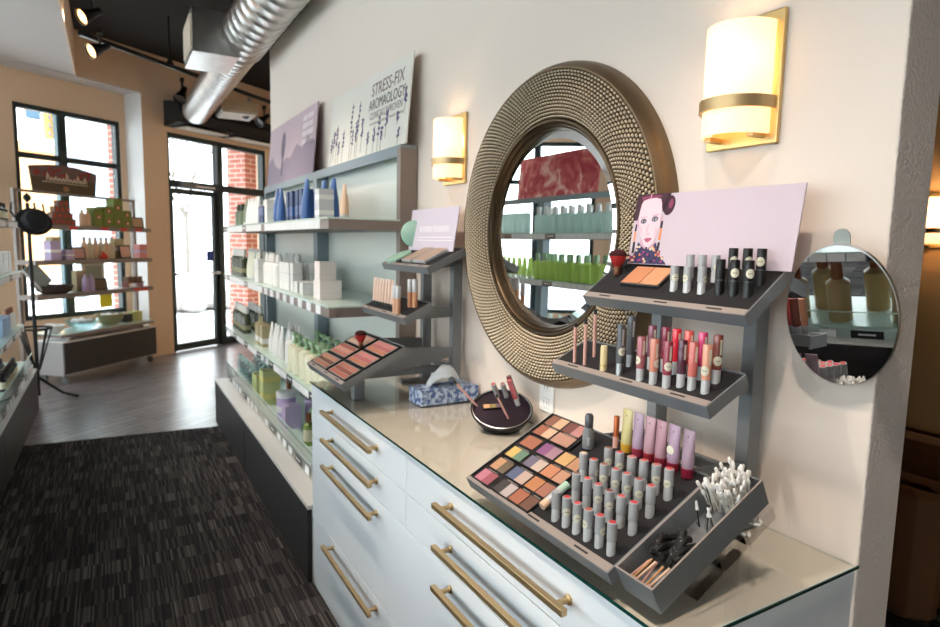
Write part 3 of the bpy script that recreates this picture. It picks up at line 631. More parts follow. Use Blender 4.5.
b = B(); b.disc(.46, .27, .055, .1, -.0014, 0, 0, 20); b.prism([(.44, .05), (.48, .05), (.475, .2), (.445, .2)], -.0014, 0); b.build('tree_print', mat('misty tree', (118, 104, 120), .7), o)
b = B()
for k, ws in enumerate(((.10, .13), (.14, .08), (.09, .15), (.12, .10))):
    x = .98
    for w_ in ws: b.box(x, x+w_, -.0008, 0, .365-.052*k, .398-.052*k); x += w_+.014
b.build('small_print', mat('soft white print', (222, 210, 214), .6), o); seat(o, (5.17, .078, 1.906), math.radians(5))
# ---------------------------------------------------------------- left aisle unit and its products
def flipped(fn, X0, **k):
    o = fn(x0=0, x1=1.45, **k); o.location = (X0, 2.205, 0); o.rotation_euler = (0, 0, PI); return o
for X0, nm in ((5.85, 'far'), (4.40, 'middle'), (2.95, 'near'), (1.5, 'last')):
    d_ = {'far': 'leftmost shelving across the aisle, ending by the coat stand', 'middle': 'aisle shelving carrying the red floral poster seen in the round mirror', 'near': 'aisle shelving opposite the middle of the drawers', 'last': 'aisle shelving with tan bottles seen in the oval mirror'}[nm]
    flipped(lambda x0, x1: shelving('aisle_shelving', d_, x0, x1, back=False, endcap=False), X0)
    d2 = {'far': 'slate fronted low base at left edge of the aisle', 'middle': 'low base under the aisle shelving with floral poster', 'near': 'low base under the aisle shelving opposite the drawers', 'last': 'low base under the tan bottles seen in the oval mirror'}[nm]
    flipped(lambda x0, x1: plinth(d2, x0, x1, y=.43), X0+(.15 if nm == 'far' else 0)) if nm != 'far' else None
    if nm == 'far':
        o = plinth(d2, 0, 1.90, y=.43); o.location = (6.3, 2.205, 0); o.rotation_euler = (0, 0, PI)
FY = 2.205
def lrow(kind, n, x0, dx, ys, z, label, cat, group): row(kind, n, x0, dx, ys, z, label, cat, group, flip=FY)
z0, z1, z2, z3 = SHZ[0], SHZ[1], SHZ[2], .4205
lrow('dark', 5, 5.72, -.12, (.34,), z0, 'dark bottle on the top aisle shelf at the left edge', 'bottle', 'dark bottles on top aisle shelf')
lrow('whbox', 5, 5.72, -.12, (.34,), z1, 'white box on the second aisle shelf at the left edge', 'box', 'white boxes on second aisle shelf')
lrow('whcop', 3, 5.72, -.10, (.34,), z2, 'white bottle on the third aisle shelf at the left edge', 'bottle', 'white bottles on third aisle shelf')
lrow('ltblue', 4, 5.40, -.09, (.34,), z2, 'light blue box on the third aisle shelf at the left edge', 'box', 'light blue boxes on third aisle shelf')
lrow('dark', 9, 5.72, -.075, (.34, .26), z3, 'dark bottle with cream label on the lowest aisle shelf', 'bottle', 'dark bottles on lowest aisle shelf')
lrow('aquabox', 5, 4.6, -.08, (.33,), z0, 'pale aqua box seen in the round mirror on the top aisle shelf', 'box', 'aqua boxes in mirror')
lrow('aqua', 9, 4.1, -.10, (.33, .22), z0, 'aqua bottle seen in the round mirror on the top aisle shelf', 'bottle', 'aqua bottles in mirror')
lrow('limet', 6, 4.6, -.08, (.33,), z1, 'lime tube seen in the round mirror on the second aisle shelf', 'tube', 'lime tubes in mirror')
lrow('limeb', 9, 4.1, -.10, (.33, .22), z1, 'lime bottle seen in the round mirror on the second aisle shelf', 'bottle', 'lime bottles in mirror')
lrow('dark', 5, 4.5, -.11, (.33,), z2, 'dark bottle seen low in the round mirror on the third aisle shelf', 'bottle', 'dark bottles in mirror')
lrow('clear', 6, 3.9, -.12, (.33,), z2, 'clear bottle seen low in the round mirror on the third aisle shelf', 'bottle', 'clear bottles in mirror')
for x_ in (2.6, 2.36, 2.1, 1.86, 1.62, 1.30, 1.10, .88, .66, .44): K['tan'].put((x_+random.uniform(-.02, .02), FY-.33, z3), 'tan bottle with copper cap on the lowest aisle shelf, seen in the oval mirror', 'bottle', 'tan bottles in mirror'); K['tan'].put((x_+.11, FY-.2, z3), 'tan bottle with copper cap on the lowest aisle shelf, seen in the oval mirror', 'bottle', 'tan bottles in mirror')
o = board('poster_board', 'red floral poster on the aisle shelving, seen in the round mirror', 'poster', 1.10, .36, 0, 0, mat('poster rose', (206, 100, 108), .6))
nt = MC['poster rose'].node_tree; bs = nt.nodes['Principled BSDF']; tc = nt.nodes.new('ShaderNodeTexCoord'); vo = nt.nodes.new('ShaderNodeTexNoise'); vo.inputs['Scale'].default_value = 7; vo.inputs['Distortion'].default_value = 1.6
rp = nt.nodes.new('ShaderNodeValToRGB'); e = rp.color_ramp.elements; e[0].position = .35; e[0].color = (*lin((190, 56, 76)), 1); e[1].position = .7; e[1].color = (*lin((246, 196, 190)), 1); e.new(.55).color = (*lin((220, 112, 112)), 1)
nt.links.new(tc.outputs['Object'], vo.inputs[0]); nt.links.new(vo.outputs[0], rp.inputs[0]); nt.links.new(rp.outputs[0], bs.inputs['Base Color'])
o.location = (3.68, 2.12, 1.906); o.rotation_euler = (math.radians(-5), 0, 0)

# ---------------------------------------------------------------- tall display stands
def tray(parent, xl, xr, y0, z0, y1, z1, over=.0, lip=.026):
    dy, dz = y1-y0, z1-z0; l = math.hypot(dy, dz); Y = Vector((0, dy/l, dz/l)); X = Vector((-1, 0, 0)); Z = X.cross(Y)
    M = frame((xl, y0, z0), X, Y, Z); w = xl-xr
    b = B(); b.M = M; b.box(.003, w-.003, 0, l-.003, -.014, -.002); b.box(0, w, -.003, 0, -lip, .001); b.box(0, .003, 0, l, -lip, .001); b.box(w-.003, w, 0, l, -lip, .001); b.box(.003, w-.003, l-.003, l, -lip*.8, .003)
    t = b.build('tray', M_greyd, parent)
    b = B(); b.M = M; b.box(.004, w-.004, .014, l-.004, -.002, 0); b.build('insert', M_foam, t)
    b = B(); b.M = M; b.box(.002, w-.002, -.002, .014, -.001, .002); b.build('label_strip', M_rail, t)
    for q in (.12, .5, .8):
        b = B(); b.M = M; b.box(w*q, w*q+.035, .004, .008, .002, .0024); b.build('lettering', M_ink, t)
    return M, w, l, t
def on(M, xl, x, v): return M @ Vector((xl-x, v, 0))
def stand(name, label, xc, loc, trays, hz, postd=.12, foot=None):
    o = thing(name, label, 'display stand', loc)
    for s in (-1, 1):
        BX(xc+s*postd-.015, xc+s*postd+.015, .025, .065, .8995+.012, hz).build('post', M_greyd, o, bevel=.002)
        BX(xc+s*postd-.018, xc+s*postd+.018, .02, .16, .8995, .9115).build('foot', M_greyd, o)
    for z in (.99, 1.20): BX(xc-postd+.015, xc+postd-.015, .03, .055, z, z+.022).build('cross_bar', M_greyd, o)
    for y0, z0, y1, z1 in trays:
        for s in (-1, 1):
            b = B(); x = xc+s*postd; b.add([(x+d_, y, z) for d_ in (-.006, .006) for y, z in ((.05, z1-.065), (.05, z1-.03), (y1, z1-.018), (y0-.03, z0-.004), (y0-.03, z0-.018))],
                [(0, 1, 2, 3, 4), (9, 8, 7, 6, 5)]+[(i, i+5, (i+1) % 5+5, (i+1) % 5) for i in range(5)]); b.build('bracket', M_greyd, o)
    return o
BT = [(.195, 1.363, .068, 1.452), (.283, 1.204, .18, 1.252), (.5, .951, .262, 1.071)]
bs_ = stand('display_stand', 'three tier dark grey makeup stand at the right end of the drawer counter', .905, (.905, .05, .9), BT, 1.44, .125)
XL, XR = 1.145, .700
TM = [tray(bs_, XL+(.02 if i == 2 else 0), XR, *t) for i, t in enumerate(BT)]
BX(.89, .92, .38, .42, .8995, .985).build('front_foot', M_greyd, bs_)
ST = [(.21, 1.395, .06, 1.465), (.3, 1.216, .195, 1.268), (.527, 1.0, .295, 1.114)]
ss_ = stand('display_stand', 'three tier dark grey makeup stand at the far end of the drawer counter', 2.185, (2.185, .05, .9), ST, 1.45, .13)
SXL, SXR = 2.395, 1.97
SM = [tray(ss_, SXL, SXR, *t) for t in ST]
BX(2.12, 2.155, .39, .43, .8995, 1.035).build('front_foot', M_greyd, ss_)
BX(2.12, 2.155, .065, .46, .975, 1.0).build('arm', M_greyd, ss_)

# lipsticks and glosses
M_sil = mat('satin silver', (196, 198, 200), .36, .3); M_silg = mat('lipstick cap grey', (168, 171, 174), .35, .1); M_stk = mat('cream sticker', (216, 214, 194), .6); M_pewt = mat('pewter cap', (96, 98, 102), .35, .5)
CAMD = math.atan2(1.183-.45, 0-.8)
def sticker(parent, r, z, x, y, zb, a, rad=.0078, m=None):
    r += .0002; b = B(); n = 18; K_ = 4; vs = [(r*math.cos(a), r*math.sin(a), z)]
    for k in range(1, K_+1):
        for i in range(n): t = 2*PI*i/n; rr = rad*k/K_; an = a+rr*math.cos(t)/r; vs.append((r*math.cos(an), r*math.sin(an), z+rr*math.sin(t)))
    fs = [(0, 1+i, 1+(i+1) % n) for i in range(n)]+[(1+k*n+i, 1+(k+1)*n+i, 1+(k+1)*n+(i+1) % n, 1+k*n+(i+1) % n) for k in range(K_-1) for i in range(n)]
    b.add(vs, fs, 0, True, T(x, y, zb)); s = b.build('sticker', m or M_stk, parent)
    b = B(); w = rad*.5; q_ = [-1+2*i/6 for i in range(7)]; b.add([((r+.0002)*math.cos(a+q*w/r), (r+.0002)*math.sin(a+q*w/r), z+zz) for zz in (-.0007, .0007) for q in q_], [(i, i+1, i+8, i+7) for i in range(6)], 0, False, T(x, y, zb)); b.build('lettering', mat('sticker ink', (128, 124, 112), .7), s)
def lipstick(x, y, z, h, c, label, stk=None, r=.0086, cap=None, tall=False):
    z -= .004; h += .004
    o = cyl([(r*.93, 0), (r*.93, h*.36), (r*.86, h*.4), (r*.86, h*.44)], 18, M=T(x, y, z)).build('lipstick', M_sil, loc=(x, y, z))
    tag(o, label, 'lipstick')
    cyl([(r*.98, h*.44), (r, h*.5), (r, h-.001), (r*.9, h)], 18, M=T(x, y, z)).build('cap', M_silg, o)
    if c: cyl([(r*.72, h), (r*.70, h+.0006)], 14, M=T(x, y, z)).build('shade_disc', mat('lip %d %d %d' % c, c, .4), o)
    if stk is not None: sticker(o, r+.0003, h*.55, x, y, z, CAMD+stk)
LR = [[(.876, .473, None), (.846, .472, (196, 60, 62)), (.816, .472, (200, 80, 84)), (.786, .472, (176, 92, 60)), (.757, .471, (196, 62, 66)), (.727, .471, (190, 48, 60))],
      [(.880, .422, (130, 96, 84)), (.849, .421, (214, 76, 62)), (.818, .422, (196, 90, 92)), (.787, .423, (120, 64, 60)), (.758, .422, (204, 88, 90)), (.728, .422, (196, 40, 64))],
      [(.913, .377, (226, 206, 180)), (.879, .38, (204, 80, 70)), (.849, .38, (150, 90, 70)), (.819, .379, (198, 92, 92)), (.791, .378, (192, 90, 96)), (.761, .378, (160, 78, 70)), (.730, .380, (204, 84, 84))],
      [(.877, .344, (140, 100, 88)), (.847, .343, (200, 70, 76)), (.816, .342, (206, 116, 108)), (.788, .339, (206, 90, 80)), (.759, .337, (196, 100, 94)), (.731, .335, (206, 74, 70))]]
cn = {0: 'front', 1: 'second', 2: 'third', 3: 'back'}; on_ = ['first', 'second', 'third', 'fourth', 'fifth', 'sixth', 'seventh']
STK = {(0, 1): .1, (0, 2): .1, (0, 3): -.9, (0, 4): .9, (1, 2): .1, (1, 3): .1, (2, 1): 1.2, (2, 2): -.2, (2, 3): .0, (2, 4): .3, (2, 5): .1, (3, 0): .1, (3, 1): .1, (3, 4): .0, (3, 5): -.5}
yz = lambda y: BT[2][1]+(BT[2][3]-BT[2][1])*(BT[2][0]-y)/(BT[2][0]-BT[2][2])
for r, L_ in enumerate(LR):
    for i, (x, y, c) in enumerate(L_):
        lipstick(x, y, yz(y), .055, c, 'silver lipstick on the lowest tray, %s from the left in the %s row' % (on_[i], cn[r]), STK.get((r, i)))
yz1 = lambda y: BT[0][1]+(BT[0][3]-BT[0][1])*(BT[0][0]-y)/(BT[0][0]-BT[0][2])
for i, (x, y, st) in enumerate([(.906, .152, .2), (.895, .118, None), (.871, .152, -.9), (.864, .118, None), (.835, .152, .9), (.831, .118, .3)]):
    lipstick(x, y, yz1(y), .052, None, 'pale silver tube on the top tray, %s from the left in the %s row' % (on_[i//2], ['front', 'back'][i % 2]), st, cap=1)
for i, (x, y, st) in enumerate([(.794, .150, None), (.791, .118, .1), (.762, .150, -.1), (.759, .118, .2), (.731, .150, .1), (.729, .118, -.5)]):
    zb = yz1(y)-.004; o = cyl([(.009, 0), (.009, .030), (.0086, .031), (.009, .033), (.009, .069), (.0082, .071)], 18, M=T(x, y, zb)).build('lip_colour', M_blk, loc=(x, y, zb))
    tag(o, 'black lip colour tube on the top tray, %s from the left in the %s row' % (on_[i//2], ['front', 'back'][i % 2]), 'lipstick')
    cyl([(.0093, .0295), (.0093, .0312)], 18, M=T(x, y, zb), cap=False).build('ring', M_pewt, o)
    if st is not None: sticker(o, .0093, .046, x, y, zb, CAMD+st, .0088)
yz2 = lambda y: BT[1][1]+(BT[1][3]-BT[1][1])*(BT[1][0]-y)/(BT[1][0]-BT[1][2])
def gloss(x, y, c, label, st=None, h=.093, r=.0088, dark=False):
    zb = yz2(y)-.006; m = mat('gloss %d %d %d' % c, c, .18, coat=.6)
    o = cyl([(r*.9, 0), (r*.92, .028), (r*.92, .0295)], 18, M=T(x, y, zb)).build('lip_gloss', M_sil if not dark else M_chrome, loc=(x, y, zb)); tag(o, label, 'lip gloss')
    cyl([(r*.98, .0295), (r, .032), (r, h-.002), (r*.93, h+.002)], 18, M=T(x, y, zb)).build('tube', m if not dark else M_pewt, o)
    b = B(); a = CAMD+.5; rr = r+.0002
    b.add([(rr*math.cos(a+q*.0022/rr), rr*math.sin(a+q*.0022/rr), zz) for zz in (h*.62, h*.93) for q in (-1, 1)], [(0, 1, 3, 2)], 0, False, T(x, y, zb)); b.build('lettering', M_stk if not dark else M_sil, o)
    if st is not None: sticker(o, r+.0003, h*.5, x, y, zb, CAMD+st, .009)
gloss(.883, .262, (166, 96, 104), 'mauve lip gloss, leftmost in the front gloss row', -1.1)
gloss(.848, .262, (206, 134, 112), 'peach lip gloss, second from left in the front gloss row', .9)
gloss(.814, .262, (146, 52, 72), 'burgundy lip gloss with round sticker on the middle tray', .2)
gloss(.790, .250, (84, 40, 60), 'dark plum lip gloss in the front row of the middle tray')
gloss(.764, .250, (204, 112, 104), 'salmon lip gloss in the front row of the middle tray')
gloss(.733, .250, (216, 152, 122), 'light peach lip gloss, rightmost in the front gloss row', -.6)
gloss(.894, .221, (126, 66, 86), 'muted plum lip gloss, leftmost in the back gloss row')
gloss(.860, .219, (128, 34, 62), 'dark red lip gloss in the back row of the middle tray')
gloss(.832, .219, (212, 36, 56), 'bright red lip gloss in the back row of the middle tray')
gloss(.802, .219, (226, 92, 84), 'coral lip gloss in the back row of the middle tray', .8)
gloss(.771, .217, (206, 58, 116), 'hot pink lip gloss in the back row of the middle tray')
gloss(.737, .217, (120, 56, 44), 'brown lip gloss, rightmost in the back gloss row', .0)
gloss(.942, .262, (80, 82, 86), 'front dark grey tube with silver base on the middle tray', .5, .110, dark=True)
gloss(.946, .229, (80, 82, 86), 'back dark grey tube with silver base on the middle tray', None, .110, dark=True)
M_rose = mat('rose pencil', (206, 158, 148), .4); 
def pencil(p, q, label, m, tipm, r=.0038, name='makeup_pencil', cat='pencil'):
    p = Vector(p); q = Vector(q); d_ = (q-p); o = B().tube([p, p+d_*.9], r, 10).build(name, m, loc=tuple(p)); tag(o, label, cat)
    B().tube([p+d_*.9, q], r*1.05, 10).build('tip_cap', tipm, o); return o
for (x, y, h, l_) in ((1.088, .262, .095, 'front left rose pencil on the middle tray'), (1.053, .262, .108, 'front right rose pencil with black top on the middle tray'), (1.059, .229, .113, 'rose pencil at the back of the middle tray')):
    zb = yz2(y)-.004; pencil((x, y, zb), (x+.002, y, zb+h), l_, M_rose, M_blk)
zb = yz2(.262)-.004; o = cyl([(.0078, 0), (.0078, .05), (.007, .057)], 16, M=T(.991, .262, zb)).build('concealer_stick', mat('pale yellow stick', (222, 206, 158), .4), loc=(.991, .262, zb)); tag(o, 'short pale yellow stick on the middle tray beside the pencils', 'concealer'); cyl([(.0081, .012), (.0081, .016)], 16, M=T(.991, .262, zb), cap=False).build('ring', M_brassl, o)
# top tray: bronzer duo and brush
M1, w1, l1, _ = TM[0]; M2, w2, l2, _ = TM[1]; M3, w3, l3, _ = TM[2]; XL3 = XL+.02
o = thing('bronzer_palette', 'bronzer duo compact lying on the top tray of the tall stand', 'palette', tuple(on(M1, XL, 1.01, .05)))
b = B(); b.M = M1; b.box(XL-1.065, XL-.945, .050, .122, .0005, .006, b=.004); b.build('compact', M_blk, o)
b = B(); b.M = M1; b.box(XL-1.062, XL-.948, .053, .119, .006, .0068); b.build('rim', M_chrome, o)
for a, c, m in ((1.060, 1.006, (190, 128, 92)), (1.003, .950, (204, 142, 106))):
    b = B(); b.M = M1; b.box(XL-a, XL-c, .055, .117, .0068, .0078); b.build('powder_pan', mat('bronzer %d' % m[0], m, .8), o)
def kabuki(x, y, z, label, s=1):
    o = cyl([(.007*s, 0), (.009*s, .004*s), (.009*s, .018*s), (.011*s, .024*s)], 20, M=T(x, y, z)).build('kabuki_brush', mat('copper ferrule', (196, 140, 112), .3, 1), loc=(x, y, z)); tag(o, label, 'brush')
    cyl([(.010*s, .024*s), (.017*s, .036*s), (.0215*s, .050*s)], 24, M=T(x, y, z), cap=False).build('red_bristles', mat('red bristle', (170, 36, 34), .9, bump=(400, .6, .002)), o)
    cyl([(.0215*s, .050*s), (.022*s, .055*s), (.018*s, .062*s), (.008*s, .066*s), (0, .067*s)], 24, M=T(x, y, z)).build('dark_bristles', mat('dark bristle', (60, 18, 22), .95, bump=(400, .6, .002)), o)
q = on(M1, XL, 1.105, .085); kabuki(q.x, q.y, q.z+.0005, 'red and black powder brush standing on the top tray of the tall stand', .95)
# picture card with a woman's face (a flat print)
o = thing('picture_card', 'wide picture card with a dark haired woman at the back of the top tray', 'picture card', (0, 0, 0)); OFF[o] = Vector((0, 0, 0))
MCp = lambda n, c: mat('print '+n, c, .55)
BX(0, .44, 0, .003, 0, .166).build('card', MCp('lilac', (196, 182, 194)), o)
def P(zx, zy): return ((zx-42*(zy-70)/500)*.000362, (578-zy)*.000330)
def lay(name, m, k, *polys):
    b = B()
    for p in polys:
        pp = [P(*q) for q in p]; ar = sum(pp[i][0]*pp[(i+1) % len(pp)][1]-pp[(i+1) % len(pp)][0]*pp[i][1] for i in range(len(pp)))
        b.prism(pp if ar > 0 else pp[::-1], -.00025*k, 0)
    return b.build(name, m, o)
def ell(cx, cy, rx, ry, n=20, a=0): return [(cx+rx*math.cos(2*PI*i/n)*math.cos(a)-ry*math.sin(2*PI*i/n)*math.sin(a), cy+rx*math.cos(2*PI*i/n)*math.sin(a)+ry*math.sin(2*PI*i/n)*math.cos(a)) for i in range(n)]
lay('hair_print', MCp('hair', (58, 18, 38)), 1, [(2, 72), (300, 72), (296, 110), (262, 210), (236, 150), (60, 140), (52, 230), (48, 262), (6, 262)], ell(305, 160, 48, 70))
lay('hair_shine_print', MCp('hair shine', (132, 50, 88)), 2, ell(318, 150, 18, 34), [(40, 90), (118, 82), (116, 104), (60, 118)], [(134, 82), (220, 84), (226, 98), (140, 106)])
lay('neck_print', MCp('neck', (196, 158, 178)), 2, [(118, 380), (246, 370), (262, 500), (120, 500)], ell(60, 280, 14, 40), ell(262, 262, 14, 36))
lay('face_print', MCp('skin', (222, 196, 206)), 3, [(58, 140), (70, 118), (118, 104), (180, 102), (222, 112), (240, 150), (252, 240), (262, 300), (252, 380), (234, 430), (206, 456), (186, 462), (164, 444), (130, 400), (98, 350), (68, 280), (54, 210)])
lay('cheek_print', MCp('blush', (224, 178, 196)), 4, ell(98, 325, 12, 34, a=-.5), ell(240, 350, 10, 40))
lay('parting_print', MCp('parting', (206, 140, 176)), 4, [(122, 72), (132, 72), (136, 112), (128, 112)])
lay('eye_shadow_print', MCp('shadow', (110, 88, 112)), 4, ell(110, 268, 27, 19), ell(208, 254, 29, 20))
lay('eye_print', MCp('eye white', (176, 182, 186)), 5, ell(112, 270, 16, 8, a=.1), ell(208, 256, 17, 9))
lay('iris_print', MCp('iris', (44, 60, 66)), 6, ell(113, 270, 8, 9), ell(206, 255, 8, 9))
lay('brow_print', MCp('brow', (196, 160, 176)), 4, [(80, 240), (130, 232), (140, 238), (84, 248)], [(180, 228), (228, 216), (240, 226), (184, 236)])
lay('nose_print', MCp('nose shade', (206, 166, 184)), 5, ell(178, 362, 18, 5), [(160, 290), (166, 290), (162, 350), (154, 350)])
lay('lips_print', MCp('lips', (176, 84, 108)), 5, [(152, 398), (176, 388), (190, 392), (204, 386), (222, 394), (206, 412), (186, 422), (166, 414)])
rd = random.Random(2)
jc = [('black bead', (34, 26, 40)), ('orange tassel', (226, 140, 90)), ('magenta flower', (170, 60, 120)), ('navy bead', (50, 46, 86)), ('cream flower', (224, 204, 176))]
lay('earring_print', MCp(*jc[0]), 4, [(44, 290), (58, 290), (60, 340), (48, 340)], [(56, 420), (74, 420), (84, 500), (64, 500)], [(268, 270), (284, 270), (288, 320), (270, 320)], [(282, 420), (298, 420), (302, 490), (284, 490)])
lay('tassel_print', MCp(*jc[1]), 4, [(48, 342), (62, 342), (70, 418), (58, 418)], [(272, 322), (288, 322), (298, 405), (276, 405)])
lay('collar_print', MCp(*jc[3]), 3, [(104, 420), (130, 440), (170, 468), (200, 470), (240, 450), (264, 420), (300, 500), (380, 560), (390, 574), (60, 574), (90, 500)])
for k, (n_, c) in enumerate(jc): lay('bead_print', MCp(n_, c), 4+k, *[ell(100+rd.uniform(0, 1)*(190+90*t), 440+130*t, 9, 9, 8) for t in [rd.uniform(.1, .95) for _ in range(9)]], *([ell(40+rd.uniform(0, 60), rd.uniform(520, 565), 10, 9, 8) for _ in range(4)]))
BX(.1, .34, .003, .03, 0, .002).build('support_foot', M_acryl, o)
o.scale = (.955, 1, 1); o.location = (1.101, .098, 1.4425); o.rotation_euler = (math.radians(-9), 0, PI)

# lowest tray: eyeshadow palettes
def palette(xa, xb, va, vb, pans, label):
    o = thing('eyeshadow_palette', label, 'palette', tuple(on(M3, XL3, (xa+xb)/2, (va+vb)/2)))
    b = B(); b.M = M3; b.box(XL3-xa, XL3-xb, va, vb, .0003, .004); b.box(XL3-xa, XL3-xa+.002, va, vb, .004, .006); b.box(XL3-xb-.002, XL3-xb, va, vb, .004, .006); b.box(XL3-xa, XL3-xb, va, va+.002, .004, .006); b.box(XL3-xa, XL3-xb, vb-.002, vb, .004, .006); b.build('frame', M_blk, o)
    for x, v, cs, w in pans:
        n = len(cs); dx = w/n
        for i, c in enumerate(cs):
            b = B(); b.M = M3; x0 = XL3-x-w/2+i*dx; b.box(x0, x0+dx-.0002, v-.017, v+.017, .004, .0048); b.build('powder_pan', mat('shadow %d %d %d' % c, tuple(v*.88 for v in c), .75), o)
        b = B(); b.M = M3; b.box(XL3-x-w*.35, XL3-x+w*.35, v+.0195, v+.0210, .004, .0042); b.build('lettering', M_rail, o)
W2 = .056
palette(1.155, .935, .006, .093, [(1.115, .025, [(206, 130, 150), (170, 92, 104)], .055), (1.113, .069, [(206, 158, 120), (120, 104, 84)], .055), (1.045, .070, [(96, 106, 138), (206, 180, 168)], .062), (1.040, .026, [(70, 64, 66), (200, 186, 186)], .055), (.990, .071, [(204, 138, 94)], .036), (.990, .027, [(180, 112, 84)], .036), (.953, .071, [(178, 118, 98)], .032), (.953, .027, [(120, 84, 70)], .032)], 'eyeshadow palette nearest the counter front on the lowest tray')
palette(1.155, .935, .096, .182, [(1.116, .160, [(176, 110, 84)], .052), (1.113, .114, [(222, 190, 110), (112, 146, 124)], .058), (1.046, .160, [(150, 92, 140), (176, 136, 150)], .060), (1.043, .114, [(122, 116, 136), (214, 192, 178)], .060), (.990, .160, [(222, 178, 118)], .036), (.990, .115, [(214, 144, 108)], .036), (.953, .160, [(200, 150, 116)], .032), (.953, .115, [(206, 154, 126)], .032)], 'middle eyeshadow palette of three on the lowest tray')
palette(1.155, 1.005, .185, .262, [(1.116, .243, [(150, 100, 82), (222, 184, 148)], .060), (1.050, .243, [(128, 78, 72), (204, 146, 140)], .060), (1.115, .203, [(176, 108, 84), (228, 190, 162)], .060), (1.048, .203, [(200, 150, 130)], .060)], 'small four shade eyeshadow palette at the back of the lowest tray')
# grey bottle, orange pencil, fallen tube
q = on(M3, XL3, .978, .215); o = cyl([(.0125, 0), (.013, .003), (.013, .036), (.010, .043), (.0085, .046)], 20, M=T(*q)).build('foundation_bottle', mat('grey bottle', (112, 116, 118), .35), loc=tuple(q)); tag(o, 'grey bottle with rounded cap behind the eyeshadow palettes', 'bottle'); cyl([(.0085, .046), (.0092, .048), (.0092, .070), (.007, .075)], 18, M=T(*q)).build('cap', M_pewt, o)
for zz in (.012, .018, .024): sticker(o, .0132, zz, *q, CAMD, .0035, m=M_sil)
q = on(M3, XL3, .923, .245); o = cyl([(.0062, 0), (.0062, .024)], 14, M=T(*q)).build('lip_crayon', M_rose, loc=tuple(q)); tag(o, 'copper topped pink stick left of the clear tube holder', 'crayon'); cyl([(.0060, .024), (.0060, .066), (.005, .068)], 14, M=T(*q)).build('cap', mat('copper cap top', (180, 96, 56), .3, .6), o)
p0 = on(M3, XL3, .917, .028)+Vector((0, 0, .010)); p1 = on(M3, XL3, .919, .100)+Vector((0, 0, .010)); o = B().tube([p0, p0+(p1-p0)*.22], .0085, 16).build('concealer_tube', PBE, loc=tuple(p0)); tag(o, 'small tube with mint cap lying flat beside the eyeshadows', 'tube')
B().tube([p0+(p1-p0)*.22, p0+(p1-p0)*.7], .0088, 16).build('sleeve', M_sil, o); B().tube([p0+(p1-p0)*.7, p1], .0085, 16).build('cap', mat('mint cap', (172, 206, 188), .4), o)
# clear holder with six balm tubes
hd = thing('tube_holder', 'clear plastic holder behind the lipsticks with six balm tubes', 'holder', (.815, .28, 1.06))
BX(.722, .908, .262, .2635, 1.062, 1.150).box(.722, .908, .262, .300, 1.060, 1.0615).build('clear_wall', M_acryl, hd)
for i, (x, c, k_, n_) in enumerate([(.892, (196, 186, 130), (206, 160, 50), 'yellow'), (.861, (164, 142, 164), (150, 50, 70), 'lilac'), (.830, (178, 140, 152), (150, 40, 50), 'pink'), (.801, (172, 132, 146), (140, 40, 54), 'dusty pink'), (.770, (170, 144, 168), (136, 30, 52), 'pale lilac'), (.736, (156, 132, 150), (128, 22, 48), 'mauve')]):
    y = .281; zb = 1.0622; n = 16; b = B(); vs = []
    for t, w, d_ in ((.0, .0105, .0105), (.030, .0118, .0112), (.085, .0135, .0016), (.089, .0135, .0012)): vs += [(w*math.cos(2*PI*j/n), d_*math.sin(2*PI*j/n), t) for j in range(n)]
    b.add(vs, [(k*n+j, k*n+(j+1) % n, (k+1)*n+(j+1) % n, (k+1)*n+j) for k in range(3) for j in range(n)]+[tuple(range(3*n, 4*n))], 0, True, T(x, y, zb))
    o = b.build('balm_tube', mat('balm %s' % n_, c, .25, coat=.5), loc=(x, y, zb)); tag(o, '%s balm tube, %s from the left in the clear holder' % (n_, on_[i]), 'tube')
    cyl([(.0108, .0002), (.0122, .017), (.0122, .0175)], 16, M=T(x, y, zb)).build('coloured_base', mat('base %s' % n_, k_, .3), o)
    BX(x-.001, x+.001, y+.0030, y+.0034, zb+.070, zb+.078).build('lettering', M_ink, o)
    if i == 4: bb = B().disc(x, zb+.042, .0085, .0085, y+.0098, y+.0102, 0, 18); bb.build('sticker', M_stk, o)

# tester tool box hung on the right end of the lowest tray
tb = thing('tester_box', 'grey compartment box of applicators hung on the stand right end', 'box', (.66, .37, .95))
Y3 = (M3.to_3x3() @ Vector((0, 1, 0))); Z3 = (M3.to_3x3() @ Vector((0, 0, 1)))
XB0 = .695; QM = frame(on(M3, XL3, XB0, .012), (-1, 0, 0), Y3, Z3); LB, WB, HB = .285, .080, .050
def QB(*a, **k): b = B(); b.M = QM; return b.box(*a, **k)
b = QB(WB-.003, WB, 0, LB, -.045, .006); b.box(0, .003, 0, LB, -.045, .006); b.box(.003, WB-.003, 0, .003, -.045, .006); b.box(.003, WB-.003, LB-.003, LB, -.045, .006); b.box(.003, WB-.003, .003, LB-.003, -.045, -.043); b.build('box_shell', M_greyd, tb, bevel=.0006)
b = QB(WB-.003, WB, 0, LB, .006, .0066); b.box(0, .003, 0, LB, .006, .0066); b.box(.003, WB-.003, 0, .003, .006, .0066); b.build('rim_edge', M_rail, tb)
for v in (.062, .135, .200): QB(.004, WB-.004, v, v+.0015, -.042, .004).build('divider', M_acryl, tb)
for v0, v1 in ((.066, .133), (.139, .198), (.204, .28)): QB(.010, WB+.010, v0, v0+.001, -.070, -.046).box(.010, WB+.010, v1, v1+.001, -.070, -.046).box(.010, WB+.010, v0, v1, -.071, -.070).box(WB+.009, WB+.010, v0, v1, -.070, -.046).build('clear_bin', M_acryl, tb)
def QP(x, y, z): return QM @ Vector((x, y, z))
M_cot = mat('cotton', (240, 238, 234), .9); M_stick = mat('paper stick', (228, 222, 212), .6)
rd = random.Random(11)
